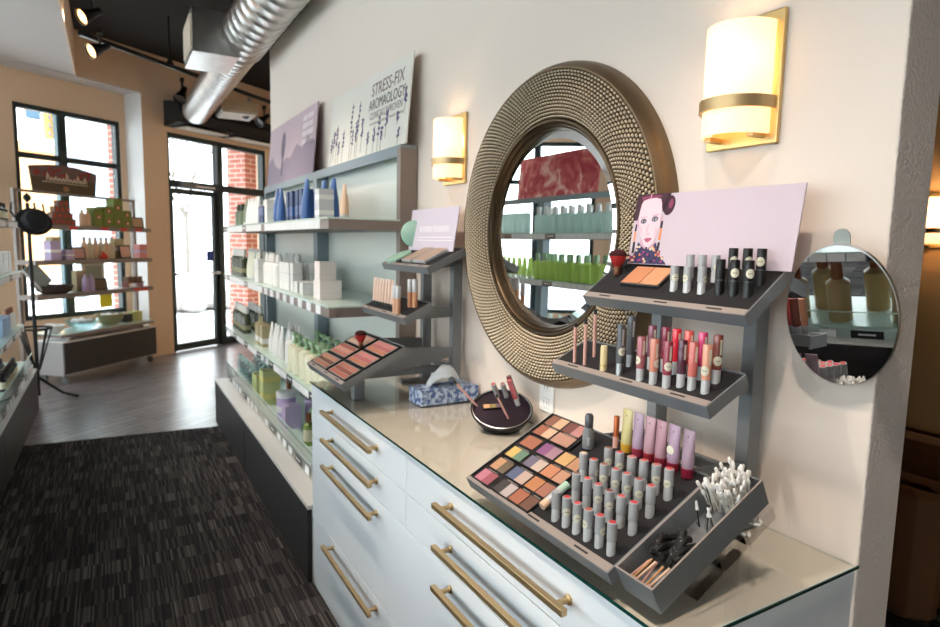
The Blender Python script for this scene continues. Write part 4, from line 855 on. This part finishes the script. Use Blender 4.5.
def swab(p, d_, ln, label, group, m0=M_stick, m1=M_cot, name='cotton_swab', cat='cotton swab'):
    p = Vector(p); d_ = d_.normalized(); q = p+d_*ln; o = B().tube([p+d_*.008, q-d_*.008], .0011, 6).build(name, m0, loc=tuple(p)); tag(o, label, cat, group)
    B().tube([q-d_*.014, q-d_*.010, q-d_*.003, q], [.0014, .0030, .0031, .0012], 8).build('tip', m1, o)
    return o
for i in range(84):
    a, v = rd.uniform(.012, WB-.012), rd.uniform(.210, .268)
    dv = Vector((rd.uniform(-.3, .3), rd.uniform(-.15, .35), 1)); base = QP(a, v, -.040)
    Dw = (QM.to_3x3() @ dv); ln = rd.uniform(.058, .078); top = QM.inverted() @ (base+Dw.normalized()*ln)
    if top.x > WB-.002 or top.x < .002: dv.x *= -.3; Dw = QM.to_3x3() @ dv
    swab(base, Dw, ln, 'white cotton swab in the pile at the back of the tester box', 'cotton swabs in the box')
for i in range(16):
    a, v = rd.uniform(.02, WB+.004), rd.uniform(.208, .275); Dw = QM.to_3x3() @ Vector((rd.uniform(-.9, .9), rd.uniform(-.9, .3), .25))
    pz = QP(min(a, WB-.01), v, -.066); ln = .03; swab(pz, Dw*.5, ln, 'cotton swab in the clear bin under the tester box', 'cotton swabs in the clear bins')
for i in range(5):
    p = QP(.020+.009*i, .150+rd.uniform(0, .03), -.040); d_ = QM.to_3x3() @ Vector((rd.uniform(-.3, .3), .25, .9))
    o = B().tube([p, p+d_*.035], .0011, 6).build('mascara_wand', M_chrome if i % 2 else M_blk, loc=tuple(p)); tag(o, 'thin applicator wand, %s from the left in the tester box' % on_[i], 'wand'); B().tube([p+d_*.035, p+d_*.052], [.0032, .0016], 8).build('applicator_tip', M_blkm if i % 2 else M_cot, o)
# black beaded bundle
for i in range(7):
    pts = [QP(.012+.0085*i+.004*math.sin(k*.9+i), .068+k*.0075, -.016+.012*math.sin(k*.55+i*1.3)) for k in range(9)]
    o = B().tube(pts, .0062, 8).build('lash_comb', M_blkm, loc=tuple(pts[0])); tag(o, 'black disposable applicator bundle strand, %s in the tester box' % on_[i], 'applicator')
    b = B()
    for k in range(10): q = pts[rd.randrange(9)]+Z3*.0062+Vector((rd.uniform(-.003, .003), rd.uniform(-.004, .004), 0)); b.lathe([(0, -.0008), (.0009, 0), (0, .0008)], 5, 0, T(*q))
    tag(b.build('glints', M_chrome, o), kind='stuff')
for i in range(6):
    p = QP(.010+.009*i, .008+.002*(i % 2), -.020+.003*(i % 3)); d_ = QM.to_3x3() @ Vector((rd.uniform(-.02, .35), 1, .25)).normalized()
    o = B().tube([p, p+d_*.046], [.0016, .0022], 8).build('sponge_applicator', [M_rose, mat('wood stick', (196, 150, 104), .5), PBE][i % 3], loc=tuple(p)); tag(o, 'small wooden applicator, %s in the front compartment of the tester box' % on_[i], 'applicator')
    B().tube([p-d_*.004, p+d_*.006], [.0034, .0040], 8).build('applicator_head', [MC['wood stick'], M_brass, M_rose][i % 3], o)
# ---------------------------------------------------------------- small stand: compacts, concealers, powder palettes
N1, N2, N3 = SM[0][0], SM[1][0], SM[2][0]
o = thing('palette_tray', 'six blush palettes set in the lowest tray of the far stand', 'palettes', tuple(on(N3, SXL, 2.18, .12))) if False else None
for j, v in enumerate((.050, .130, .208)):
    for i, x in enumerate((2.29, 2.08)):
        nm_ = 'blush palette on the far stand, %s column, %s row from the front' % (['left', 'right'][i], ['first', 'second', 'third'][j])
        o = thing('blush_palette', nm_, 'palette', tuple(on(N3, SXL, x, v))); w_ = .195
        b = B(); b.M = N3; X0 = SXL-x-w_/2; b.box(X0, X0+w_, v-.037, v+.037, .0003, .004); b.build('frame', M_blk, o)
        b = B(); b.M = N3; b.box(X0+.008, X0+w_-.008, v-.032, v+.032, .004, .0046); b.build('base_card', M_rail, o)
        cs = [[(178, 120, 98), (120, 76, 62), (200, 140, 112)], [(196, 120, 100), (214, 150, 130), (168, 96, 84)], [(206, 170, 150), (186, 140, 120), (210, 160, 140)]][j]
        if i: cs = [(206, 130, 100), (196, 112, 110), (214, 134, 130)] if j else [(190, 110, 92), (150, 84, 72), (196, 120, 104)]
        for k, c in enumerate(cs):
            b = B(); b.M = N3; y0_ = v-.028+.0195*k; b.box(X0+.016, X0+w_-.016, y0_, y0_+.016, .0046, .0054); b.build('powder_pan', mat('blush %d %d %d' % c, tuple(v*.88 for v in c), .8), o)
q = on(N3, SXL, 2.20, .168); kabuki(q.x, q.y, q.z+.006, 'red powder brush standing on the blush palettes of the far stand')
zf = lambda t, y: t[1]+(t[3]-t[1])*(t[0]-y)/(t[0]-t[2])
M_conc = mat('clear beige tube', (214, 178, 156), .25, coat=.4)
for i in range(7):
    x = 2.345-.030*i; y = .262; zb = zf(ST[1], y)
    n = 14; vs = []; b = B()
    for t, w_, d_ in ((.012, .010, .010), (.07, .0115, .006), (.105, .012, .0012)): vs += [(w_*math.cos(2*PI*j/n), d_*math.sin(2*PI*j/n), t) for j in range(n)]
    b.add(vs, [(k*n+j, k*n+(j+1) % n, (k+1)*n+(j+1) % n, (k+1)*n+j) for k in range(2) for j in range(n)]+[tuple(range(2*n, 3*n))], 0, True, T(x, y, zb))
    o = b.build('foundation_tube', M_conc, loc=(x, y, zb)); tag(o, 'pink beige foundation tube, %s from the left on the middle tray of the far stand' % on_[i], 'tube'); cyl([(.0085, 0), (.009, .012)], 12, M=T(x, y, zb)).build('cap', M_blk, o)
for i, (x, y, c) in enumerate([(2.085, .285, (218, 168, 134)), (2.050, .288, (212, 160, 126)), (2.050, .240, (204, 142, 104)), (2.018, .236, (206, 146, 106))]):
    zb = zf(ST[1], y); o = cyl([(.0095, 0), (.0098, .05), (.0098, .056)], 16, M=T(x, y, zb)).build('concealer_stick', mat('concealer %d' % c[0], c, .3), loc=(x, y, zb)); tag(o, 'concealer stick with silver cap, %s of four on the far stand' % ['front left', 'front right', 'back left', 'back right'][i], 'concealer'); cyl([(.0100, .056), (.0104, .058), (.0104, .100), (.0095, .103)], 16, M=T(x, y, zb)).build('cap', M_sil, o)
for i, (xa, xb) in enumerate(((2.245, 2.155), (2.140, 2.035))):
    o = thing('face_powder_compact', ['left', 'right'][i]+' beige compact lying on the top tray of the far stand', 'compact', tuple(on(N1, SXL, xa, .08)))
    b = B(); b.M = N1; b.box(SXL-xa, SXL-xb, .025, .140, .0005, .012, b=.003); b.build('case', M_sil, o)
    b = B(); b.M = N1; b.box(SXL-xa+.004, SXL-xb-.004, .029, .136, .012, .0132); b.build('beige_lid', mat('beige compact', (176, 150, 132), .45), o)
o = thing('open_compact', 'open mint green compact with raised round lid on the far stand', 'compact', tuple(on(N1, SXL, 2.33, .05)))
b = B(); b.M = N1 @ T(SXL-2.33, .055, 0); b.lathe([(.052, .0005), (.055, .004), (.055, .012), (.050, .014), (0, .014)], 28); b.build('base', mat('mint case', (166, 204, 184), .3), o)
b = B(); b.M = T(2.352, .085, zf(ST[0], .085)+.066) @ Matrix.Rotation(math.radians(62), 4, 'Z') @ Matrix.Rotation(math.radians(82), 4, 'X'); b.lathe([(0, -.005), (.050, -.004), (.056, 0), (.054, .005), (0, .006)], 30); b.build('lid', MC['mint case'], o)
b = B(); b.M = N1; b.box(SXL-2.29, SXL-2.255, .02, .05, .0005, .008); b.build('clasp', M_blk, o)
# lilac card
o = thing('lilac_card', 'pale lilac card with white lettering at the back of the far stand', 'card', (0, 0, 0)); OFF[o] = Vector((0, 0, 0))
b = B(); b.prism([(0, 0), (.395, 0), (.41, .168), (.0, .168)], 0, .003); b.build('card', mat('lilac card', (212, 200, 214), .55), o)
b = B()
for x_, w_ in ((.09, .04), (.135, .07), (.215, .03), (.25, .10)): b.box(x_, x_+w_, -.0006, 0, .075, .098)
b.build('faded_title', mat('faded white', (226, 218, 226), .6), o); b = B().box(.08, .38, -.0006, 0, .052, .055).box(.08, .38, -.0006, 0, .040, .0425); b.build('printed_lines', M_paper, o)
o.location = (2.395, .092, 1.452); o.rotation_euler = (math.radians(-6), 0, PI)

# ---------------------------------------------------------------- tissue box
tbx = thing('tissue_box', 'blue patterned tissue box on the counter beneath the far stand', 'tissue box', (1.975, .13, .8995))
m = mat('blue floral print', (120, 146, 190), .6); nt = m.node_tree; bs = nt.nodes['Principled BSDF']; tc = nt.nodes.new('ShaderNodeTexCoord'); no = nt.nodes.new('ShaderNodeTexNoise'); no.inputs['Scale'].default_value = 60; no.inputs['Detail'].default_value = 6
rp = nt.nodes.new('ShaderNodeValToRGB'); e = rp.color_ramp.elements; e[0].position = .42; e[0].color = (*lin((66, 92, 150)), 1); e[1].position = .58; e[1].color = (*lin((186, 204, 226)), 1); nt.links.new(tc.outputs['Object'], no.inputs[0]); nt.links.new(no.outputs[0], rp.inputs[0]); nt.links.new(rp.outputs[0], bs.inputs['Base Color'])
BX(1.925, 2.032, .014, .250, .9005, .956).build('carton', m, tbx, bevel=.001)
b = B(); n = 9; vs = []
for i in range(n):
    for k in range(13):
        t = k/12; a = PI*t; yy = .065+.135*t; hh = .080*math.sin(a)**.7*(1-.5*abs(i-(n-1)/2)/((n-1)/2)); xx = 1.978+(i-(n-1)/2)*.0085*(.35+.65*math.sin(a))+.004*math.sin(3*t*PI+i*.9)
        vs.append((xx, yy+.004*math.sin(i*1.3), .9555+hh+.003*math.sin(k*1.7+i*2)*math.sin(a)))
b.add(vs, [(i*13+k, i*13+k+1, (i+1)*13+k+1, (i+1)*13+k) for i in range(n-1) for k in range(12)], 0, True)
ti = b.build('tissue', mat('tissue paper', (214, 224, 232), .85), tbx, angle=180); sm_ = ti.modifiers.new('thick', 'SOLIDIFY'); sm_.thickness = .0006

# ---------------------------------------------------------------- tilted black tester dish
dn = Vector((-.36, .24, .9)).normalized(); dx = Vector((0, 0, 1)).cross(dn).normalized(); dy = dn.cross(dx); DC = Vector((1.600, .122, .957)); DM = frame(DC, dx, dy, dn)
dd = thing('tester_dish', 'round black tilted dish of sample makeup in front of the outlet', 'dish', (DC.x, DC.y, .9))
b = B(); b.M = DM; b.lathe([(0, -.044), (.060, -.044), (.084, -.030), (.098, -.004), (.100, .002), (.096, .005), (.092, .002), (.090, -.002)], 48, cap=False); b.build('bowl', M_blk, dd)
b = B(); b.M = DM; b.lathe([(.0965, .0045), (.0935, .006), (.0925, .0045)], 48, cap=False); b.build('rim', M_chrome, dd)
b = B(); b.M = DM; b.lathe([(.0905, -.002), (0, -.002)], 48, cap=False); b.build('insert', mat('dark plum insert', (42, 30, 44), .3, vary=.5), dd)
b = B(); b.lathe([(.058, .8996), (.062, .903), (.050, .925), (.045, .932)], 32, 0, T(DC.x+.012, DC.y-.008, 0)); b.build('base_ring', mat('blue black base', (38, 52, 66), .3), dd)
o = thing('mini_palette', 'tiny three shade palette lying in the black dish', 'palette', tuple(DC))
b = B(); b.M = DM @ T(-.028, .012, 0) @ Matrix.Rotation(.15, 4, 'Z'); b.box(-.034, .034, -.012, .012, -.0015, .003); b.build('case', M_blk, o)
for k, c in enumerate([(222, 170, 128), (150, 132, 84), (112, 92, 110)]): b = B(); b.M = DM @ T(-.028, .012, 0) @ Matrix.Rotation(.15, 4, 'Z'); b.box(-.031+.021*k, -.011+.021*k, -.009, .009, .003, .0036); b.build('powder_pan', mat('mini %d' % c[0], c, .8), o)
off_ = dn*.002
o = pencil(Vector((1.656, .177, .957)), (1.679, .255, 1.046), 'pink pencil leaning out of the black dish toward the tissue box', M_rose, M_blk, .0036)
o = pencil(Vector((1.559, .124, .938)), (1.562, .169, 1.018), 'pink pencil standing in the middle of the black dish', M_rose, M_blk, .0036)
for i, (p, q, c) in enumerate([((1.660, .100, .984), (1.648, .126, 1.030), (180, 70, 70)), ((1.640, .078, .984), (1.628, .103, 1.033), (150, 90, 80))]):
    p = Vector(p); q = Vector(q); d_ = (q-p); o = B().tube([p, p+d_*.45], .0082, 14).build('lipstick', M_sil, loc=tuple(p)); tag(o, ['left', 'right'][i]+' silver lipstick standing in the black dish', 'lipstick'); B().tube([p+d_*.45, q], .0088, 14).build('cap', M_silg, o); B().tube([q, q+d_*.012], .0062, 12).build('shade_disc', mat('dish lip %d' % i, c, .4), o)
for i, (p, q, c) in enumerate([((1.592, .064, .966), (1.593, .102, 1.052), (176, 84, 92)), ((1.618, .050, .976), (1.616, .088, 1.058), (104, 40, 48))]):
    p = Vector(p); q = Vector(q); d_ = (q-p); o = B().tube([p, p+d_*.28], .0080, 14).build('lip_gloss', M_sil, loc=tuple(p)); tag(o, ['rose pink gloss leaning in the black dish', 'dark red gloss behind the pink one in the dish'][i], 'lip gloss'); B().tube([p+d_*.28, q], [.0088, .0085], 14).build('tube', mat('dish gloss %d' % i, c, .2, coat=.6), o)

# ---------------------------------------------------------------- window display island on castors
IU = Vector((.741, -.671, 0)); IW = Vector((.671, .741, 0)); IC = Vector((7.213, 1.633, 0)); IRZ = math.atan2(-.671, .741)
def IP(a, d, z): return IC+IU*a+IW*d+Vector((0, 0, z))
def iset(o): o.location = IC; o.rotation_euler = (0, 0, IRZ); return o
isl = thing('window_display', 'grey rolling display unit with shelves standing before the window', 'shelving', (0, 0, 0))
BX(0, 1.30, .012, .34, .085, .42).build('base_cabinet', mat('display grey', (168, 164, 164), .5), isl)
BX(.012, 1.30, 0, .012, .10, .418).build('front_board', M_board, isl)
BX(-.005, 1.305, -.005, .345, .42, .432).build('white_top', M_wtop, isl)
BX(0, 1.30, .02, .34, .47, .50).build('display_tray', M_taupe, isl); BX(.1, .14, .05, .3, .432, .47).box(1.16, 1.2, .05, .3, .432, .47).build('spacer', M_chrome, isl)
BX(-.0, 1.30, .012, .345, .5, .507).build('glass_plate', M_edgel, isl)
for a, d_ in ((.05, .05), (1.25, .05), (.05, .30), (1.25, .30)): B().lathe([(.0, -.012), (.036, -.012), (.036, .012), (0, .012)], 18, 0, T(a, d_, .037) @ R0).box(a-.008, a+.008, d_-.014, d_+.014, .06, .085).build('castor', M_grey, isl)
for a in (-.16, 1.37): BX(a, a+.035, .31, .345, .0 if a < 0 else .40, 1.90).build('upright', M_taupe, isl)
BX(-.16, 1.405, .31, .345, 1.90, 1.925).build('top_rail', M_taupe, isl)
for k, z in enumerate((1.59, 1.24, .90)):
    s = BX(-.16, 1.405, .10, .31, z-.045, z).build('shelf', M_taupe, isl)
    for a in [(.29, .70, .97, 1.20), (), (1.14, 1.26)][k]: BX(a-.05, a+.05, .097, .1, z-.042, z-.005).build('price_tag', mat('red tag', (206, 70, 56), .6), s)
iset(isl)
def iput(b, name, m, label, cat, a, d_, z, group=None, parts=()):
    o = b.build(name, m); o.location = IP(a, d_, z); o.rotation_euler = (0, 0, IRZ); tag(o, label, cat, group)
    for pn, pb, pm in parts: pb.build(pn, pm, o)
    return o
# arched sign
o = thing('arched_sign', 'arched dark sign with red flowers and white lettering on the window display top', 'sign', (0, 0, 0)); OFF[o] = Vector((0, 0, 0))
n = 16; pl = [(.03, 0), (.80, 0)]+[(.83-.83*i/n, .235+.045*math.sin(PI*i/n)+.03*(i/n-.5)*0) for i in range(n+1)]
B().prism(pl, 0, .012).build('panel', mat('sign brown', (74, 60, 44), .6), o)
rd = random.Random(4); b = B(); b2 = B()
pl2 = [(.012, .14), (.818, .14)]+[(.83-.83*i/n, .235+.045*math.sin(PI*i/n)) for i in range(n+1)]
B().prism(pl2, -.001, 0).build('sky_print', mat('sign taupe', (108, 84, 80), .6), o)
for i in range(34): x = rd.uniform(.05, .78); b.disc(x, rd.uniform(.15, .235), rd.uniform(.012, .024), rd.uniform(.012, .022), -.0022, 0, 0, 8)
fl = b.build('flower_print', mat('sign red', (146, 44, 44), .6), o); fl['kind'] = 'stuff'
mat('sign cream', (232, 214, 190), .6); b = B()
for k in range(11): x_ = .19+.046*k; hh_ = (.07, .03, .04, .03, .035, .085, .03, .035, .075, .03, .06)[k]; b.tube([(x_, -.003, .115), (x_+.012, -.003, .115+hh_), (x_+.024, -.003, .118+hh_*.6), (x_+.034, -.003, .116)], .0055, 5)
b.build('script_lettering', MC['sign cream'], o); BX(.14, .70, -.002, 0, .095, .101).build('underline', MC['sign cream'], o)
B().disc(.42, .04, .04, .03, -.002, 0, 0, 12).build('emblem_print', mat('sign tan', (150, 110, 70), .6), o)
o.location = IP(.02, .31, 1.9255); o.rotation_euler = (0, 0, IRZ)
BRN = mat('brown gift box', (112, 78, 58), .6); RDL = mat('red label', (176, 60, 44), .6); GRN = mat('green gift box', (112, 128, 52), .6)
k = 0
for r_n, (n_, z) in enumerate(((5, 1.5905), (4, 1.6525), (3, 1.7145), (2, 1.7765)) if True else ()):
    for i in range(n_):
        a = .10+.062*i+.031*r_n*(1 if r_n < 3 else 1.2)
        iput(BX(-.029, .029, -.03, .03, 0, .0615), 'gift_box', BRN, 'small brown gift box, %s from the left in row %s of the stack' % (on_[i], ['one', 'two', 'three', 'four'][r_n]), 'gift box', a, .18, z, parts=[('label', BX(-.016, .016, -.0306, -.03, .014, .048), RDL)])
gz = 1.5905
for i, (a, z, h, l_) in enumerate([(.66, gz, .20, 'large green gift box left of the green stack'), (.80, gz, .12, 'lower left green gift box'), (.80, gz+.1205, .10, 'middle left green gift box on the top shelf'), (.935, gz, .12, 'lower middle green gift box'), (.935, gz+.1205, .19, 'tallest green gift box topping the stack'), (1.07, gz, .09, 'lower right green gift box'), (1.07, gz+.0905, .10, 'upper right green gift box')]):
    iput(BX(-.062, .062, -.05, .05, 0, h), 'gift_box', GRN, l_+' on the window display' if 'top shelf' not in l_ else l_, 'gift box', a, .18, z, parts=[('flower_label', B().disc(0, h*.5, .026, .026, -.051, -.05, 0, 10), RDL), ('label_centre', B().disc(0, h*.5, .011, .011, -.052, -.051, 0, 8), M_paper)])
for i in range(2): iput(cyl([(.03, 0), (.03, .12), (.012, .14), (.012, .17)], 14), 'diffuser_bottle', PBE, ['left', 'right'][i]+' beige bottle between brown and green gift boxes', 'bottle', .48+.07*i, .17, gz)
def pframe(a, z, w_, h, label, pc):
    o = iput(BX(-w_/2, w_/2, 0, .012, 0, h), 'framed_picture', M_blk, label, 'picture frame', a, .16, z, parts=[('print', BX(-w_/2+.014, w_/2-.014, -.001, 0, .014, h-.014), mat('frame print %d' % pc[0], pc, .6))]); o.rotation_euler = (math.radians(-8), 0, IRZ); return o
pframe(1.27, gz, .19, .125, 'black framed picture at the right end of the top shelf', (190, 160, 130))
z2 = 1.2405
for i, (a, w_, h, c, l_) in enumerate([(.10, .12, .19, PLV, 'tall lilac box at left of the second display shelf'), (.20, .10, .23, PKH, 'tan gift bag behind the lilac boxes'), (.27, .10, .10, PLV, 'low lilac box beside the black frame'), (.975+.06, .14, .22, PKH, 'tan card box behind the pink framed picture'), (1.30, .12, .16, mat('pink box', (214, 140, 140), .6), 'pink patterned box at the right end of the second shelf')]):
    iput(BX(-w_/2, w_/2, -.04, .04, 0, h), 'gift_box', c, l_, 'gift box', a, .17 if i != 1 and i != 3 else .26, z2, parts=[('band', BX(-w_/2-.0005, w_/2+.0005, -.0405, .0405, h*.4, h*.55), M_paper if i != 4 else PLV)])
pframe(.41, z2, .17, .13, 'black frame leaning by the lilac boxes on the second shelf', (206, 160, 150)); pframe(1.06, z2, .17, .15, 'black frame with pink picture on the second shelf', (224, 176, 160))
for i in range(6): iput(cyl([(.033, 0), (.033, .15), (.016, .18), (.016, .21)], 14), 'spray_bottle', [PBE, PLB][i % 2], 'beige bottle on the second display shelf, %s from the left' % on_[i], 'bottle', .54+.075*i, .22, z2, parts=[('cap', cyl([(.017, .21), (.017, .235)], 10), M_sil)])
iput(cyl([(.035, 0), (.045, .02), (.02, .06), (0, .09)], 12), 'red_ornament', mat('ornament red', (206, 64, 40), .5), 'small red ornament before the beige bottles', 'ornament', .70, .13, z2)
z3 = .9005
iput(cyl([(.10, 0), (.15, .03), (.17, .085), (.16, .085), (.14, .03), (0, .012)], 22, cap=False), 'wicker_basket', mat('dark wicker', (52, 36, 28), .8, bump=(90, .8, .01)), 'dark oval basket on the third display shelf', 'basket', .13, .205, z3)
o = iput(BX(-.08, .08, -.008, .008, 0, .26), 'magazine', mat('magazine cover', (128, 140, 140), .4), 'pale magazine leaning out of the dark basket', 'magazine', .04, .20, z3+.085, parts=[('page_edge', BX(-.08, -.064, -.009, .009, 0, .26), M_paper)]); o.rotation_euler = (math.radians(-10), math.radians(-38), IRZ)
iput(BX(-.06, .06, -.03, .03, 0, .22), 'gift_bag', PKH, 'tan gift bag on the third display shelf', 'bag', .47, .24, z3); 
for i in range(2): iput(cyl([(.032, 0), (.032, .13), (.015, .15), (.015, .18)], 14), 'lotion_bottle', PLV, ['left', 'right'][i]+' lilac bottle before the tan bag on the third shelf', 'bottle', .46+.075*i, .15, z3)
iput(BX(-.15, .15, 0, .012, 0, .30), 'leaflet_stand', mat('leaflet', (206, 206, 196), .5), 'pale leaflet stand behind the small black frame', 'leaflet', .66, .23, z3, parts=[('picture', BX(-.11, .11, -.001, 0, .1, .26), mat('leaflet green', (150, 160, 140), .6))])
pframe(.68, z3, .19, .13, 'black framed dark picture on the third shelf', (96, 78, 60))
iput(BX(-.13, .13, -.05, .05, .05, .062).box(-.12, -.105, -.04, .04, 0, .05).box(.105, .12, -.04, .04, 0, .05), 'wooden_riser', mat('riser wood', (120, 62, 44), .6), 'small wooden riser at the right of the third shelf', 'riser', 1.18, .19, z3)
for i in range(3): iput(BX(-.035, .035, -.035, .035, 0, .06), 'soap_box', BRN, 'brown soap box on the wooden riser, %s from the left' % on_[i], 'box', 1.10+.08*i, .19, z3+.0625)
z4 = .5075
def bowl(a, r, h, m, label, n_, cm, seed):
    o = iput(cyl([(r*.5, 0), (r*.8, h*.35), (r, h), (r*.96, h), (r*.75, h*.4), (0, h*.15)], 26, cap=False), 'bowl', m, label, 'bowl', a, .18, z4)
    rd = random.Random(seed)
    for i in range(n_):
        t = 2*PI*i/n_; rr = r*.5*(1 if i else 0); iput(cyl([(0, 0), (.034, .006), (.038, .02), (.02, .045), (0, .05)], 10), 'bath_ball', cm, 'white wrapped bath ball in %s' % label, 'bath ball', a+rr*math.cos(t), .18+rr*math.sin(t)*.8, z4+h*.62, group='bath balls in '+label)
bowl(.42, .16, .10, M_clear, 'clear glass bowl on the window display', 7, M_paper, 1); bowl(.80, .15, .12, mat('olive ceramic', (140, 132, 92), .4), 'olive ceramic bowl on the window display', 6, M_paper, 2)
bowl(.06, .11, .08, mat('white ceramic', (224, 224, 222), .3), 'white bowl at the left of the window display', 4, M_paper, 3)
iput(BX(-.05, .05, -.04, .04, 0, .09), 'candle_box', M_blk, 'small black box right of the olive bowl', 'box', 1.03, .17, z4); iput(BX(-.06, .06, -.05, .05, 0, .11), 'gift_box', mat('pale lime box', (190, 190, 120), .6), 'pale lime box at the right of the display base', 'gift box', 1.17, .17, z4)
iput(BX(-.09, .09, 0, .004, 0, .15), 'yellow_note', mat('yellow note', (240, 224, 40), .6), 'bright yellow note below the third display shelf', 'note', .93, .335, .68)

# ---------------------------------------------------------------- coat stand with hat
cs_ = thing('coat_stand', 'black metal coat stand with umbrella basket at the left by the window', 'coat stand', (6.60, 1.80, 0)); cxx, cyy = 6.6, 1.80
B().tube([(cxx, cyy, .05), (cxx, cyy, 1.76)], .016, 10).lathe([(0, 1.76), (.03, 1.79), (.03, 1.82), (0, 1.85)], 12, 0, T(cxx, cyy, 0)).build('pole', M_blkm, cs_)
for k in range(3):
    a = 2.6+2*PI*k/3; B().tube([(cxx+.30*math.cos(a), cyy+.30*math.sin(a), .012), (cxx+.18*math.cos(a), cyy+.18*math.sin(a), .06), (cxx, cyy, .22)], .012, 8).build('leg', M_blkm, cs_)
for k in range(4):
    a = .5+2*PI*k/4; B().tube([(cxx, cyy, 1.62), (cxx+.08*math.cos(a), cyy+.08*math.sin(a), 1.60), (cxx+.13*math.cos(a), cyy+.13*math.sin(a), 1.68), (cxx+.12*math.cos(a), cyy+.12*math.sin(a), 1.76)], .009, 8).build('hook', M_blkm, cs_)
for z, r in ((.66, .125),): B().tube([(cxx+r*math.cos(2*PI*i/28), cyy+r*math.sin(2*PI*i/28), z) for i in range(28)], .010, 8, closed=True).build('basket_ring', M_blkm, cs_)
for k in range(8):
    a = 2*PI*k/8; B().tube([(cxx+.125*math.cos(a), cyy+.125*math.sin(a), .66), (cxx+.085*math.cos(a), cyy+.085*math.sin(a), .52), (cxx+.035*math.cos(a), cyy+.035*math.sin(a), .34), (cxx+.016*math.cos(a), cyy+.016*math.sin(a), .28)], .007, 6).build('basket_bar', M_blkm, cs_)
ht = thing('felt_hat', 'black hat hanging on the coat stand', 'hat', (6.45, 1.83, 1.58)); q = Matrix.Translation((6.46, 1.745, 1.60)) @ Matrix.Rotation(math.radians(-72), 4, 'Y') @ Matrix.Rotation(.3, 4, 'X')
b = B(); b.M = q; b.lathe([(.120, -.012), (.122, -.006), (.088, .012), (.084, .06), (.07, .09), (.03, .105), (0, .106)], 30, cap=False, sy=1.1); b.build('crown_and_brim', mat('black felt', (16, 16, 18), .95), ht)
b = B(); b.M = q; b.lathe([(.090, .012), (.088, .036)], 30, cap=False, sy=1.1); b.build('band', M_blk, ht)

# ---------------------------------------------------------------- armchair in the side room
ac = thing('armchair', 'brown upholstered armchair in the dim side room past the wall end', 'armchair', (1.25, -1.75, 0)); M_lea = mat('brown leather', (104, 70, 40), .5)
def rb(x0, x1, y0, y1, z0, z1, n, m=M_lea): return BX(x0, x1, y0, y1, z0, z1, b=.06).build(n, m, ac, bevel=.02)
rb(.95, 1.60, -2.1, -1.45, .12, .44, 'seat'); rb(1.45, 1.70, -2.1, -1.45, .40, .95, 'backrest'); rb(.95, 1.60, -1.45, -1.30, .12, .62, 'armrest'); rb(.95, 1.60, -2.24, -2.1, .12, .62, 'armrest')
for x in (1.0, 1.62):
    for y in (-2.15, -1.38): BX(x-.025, x+.025, y-.025, y+.025, 0, .13).build('leg', M_board, ac)
for k_ in list(K.values()):
    if not k_.used:
        for ch in k_.root.children: bpy.data.objects.remove(ch)
        bpy.data.objects.remove(k_.root)
bpy.context.view_layer.update()
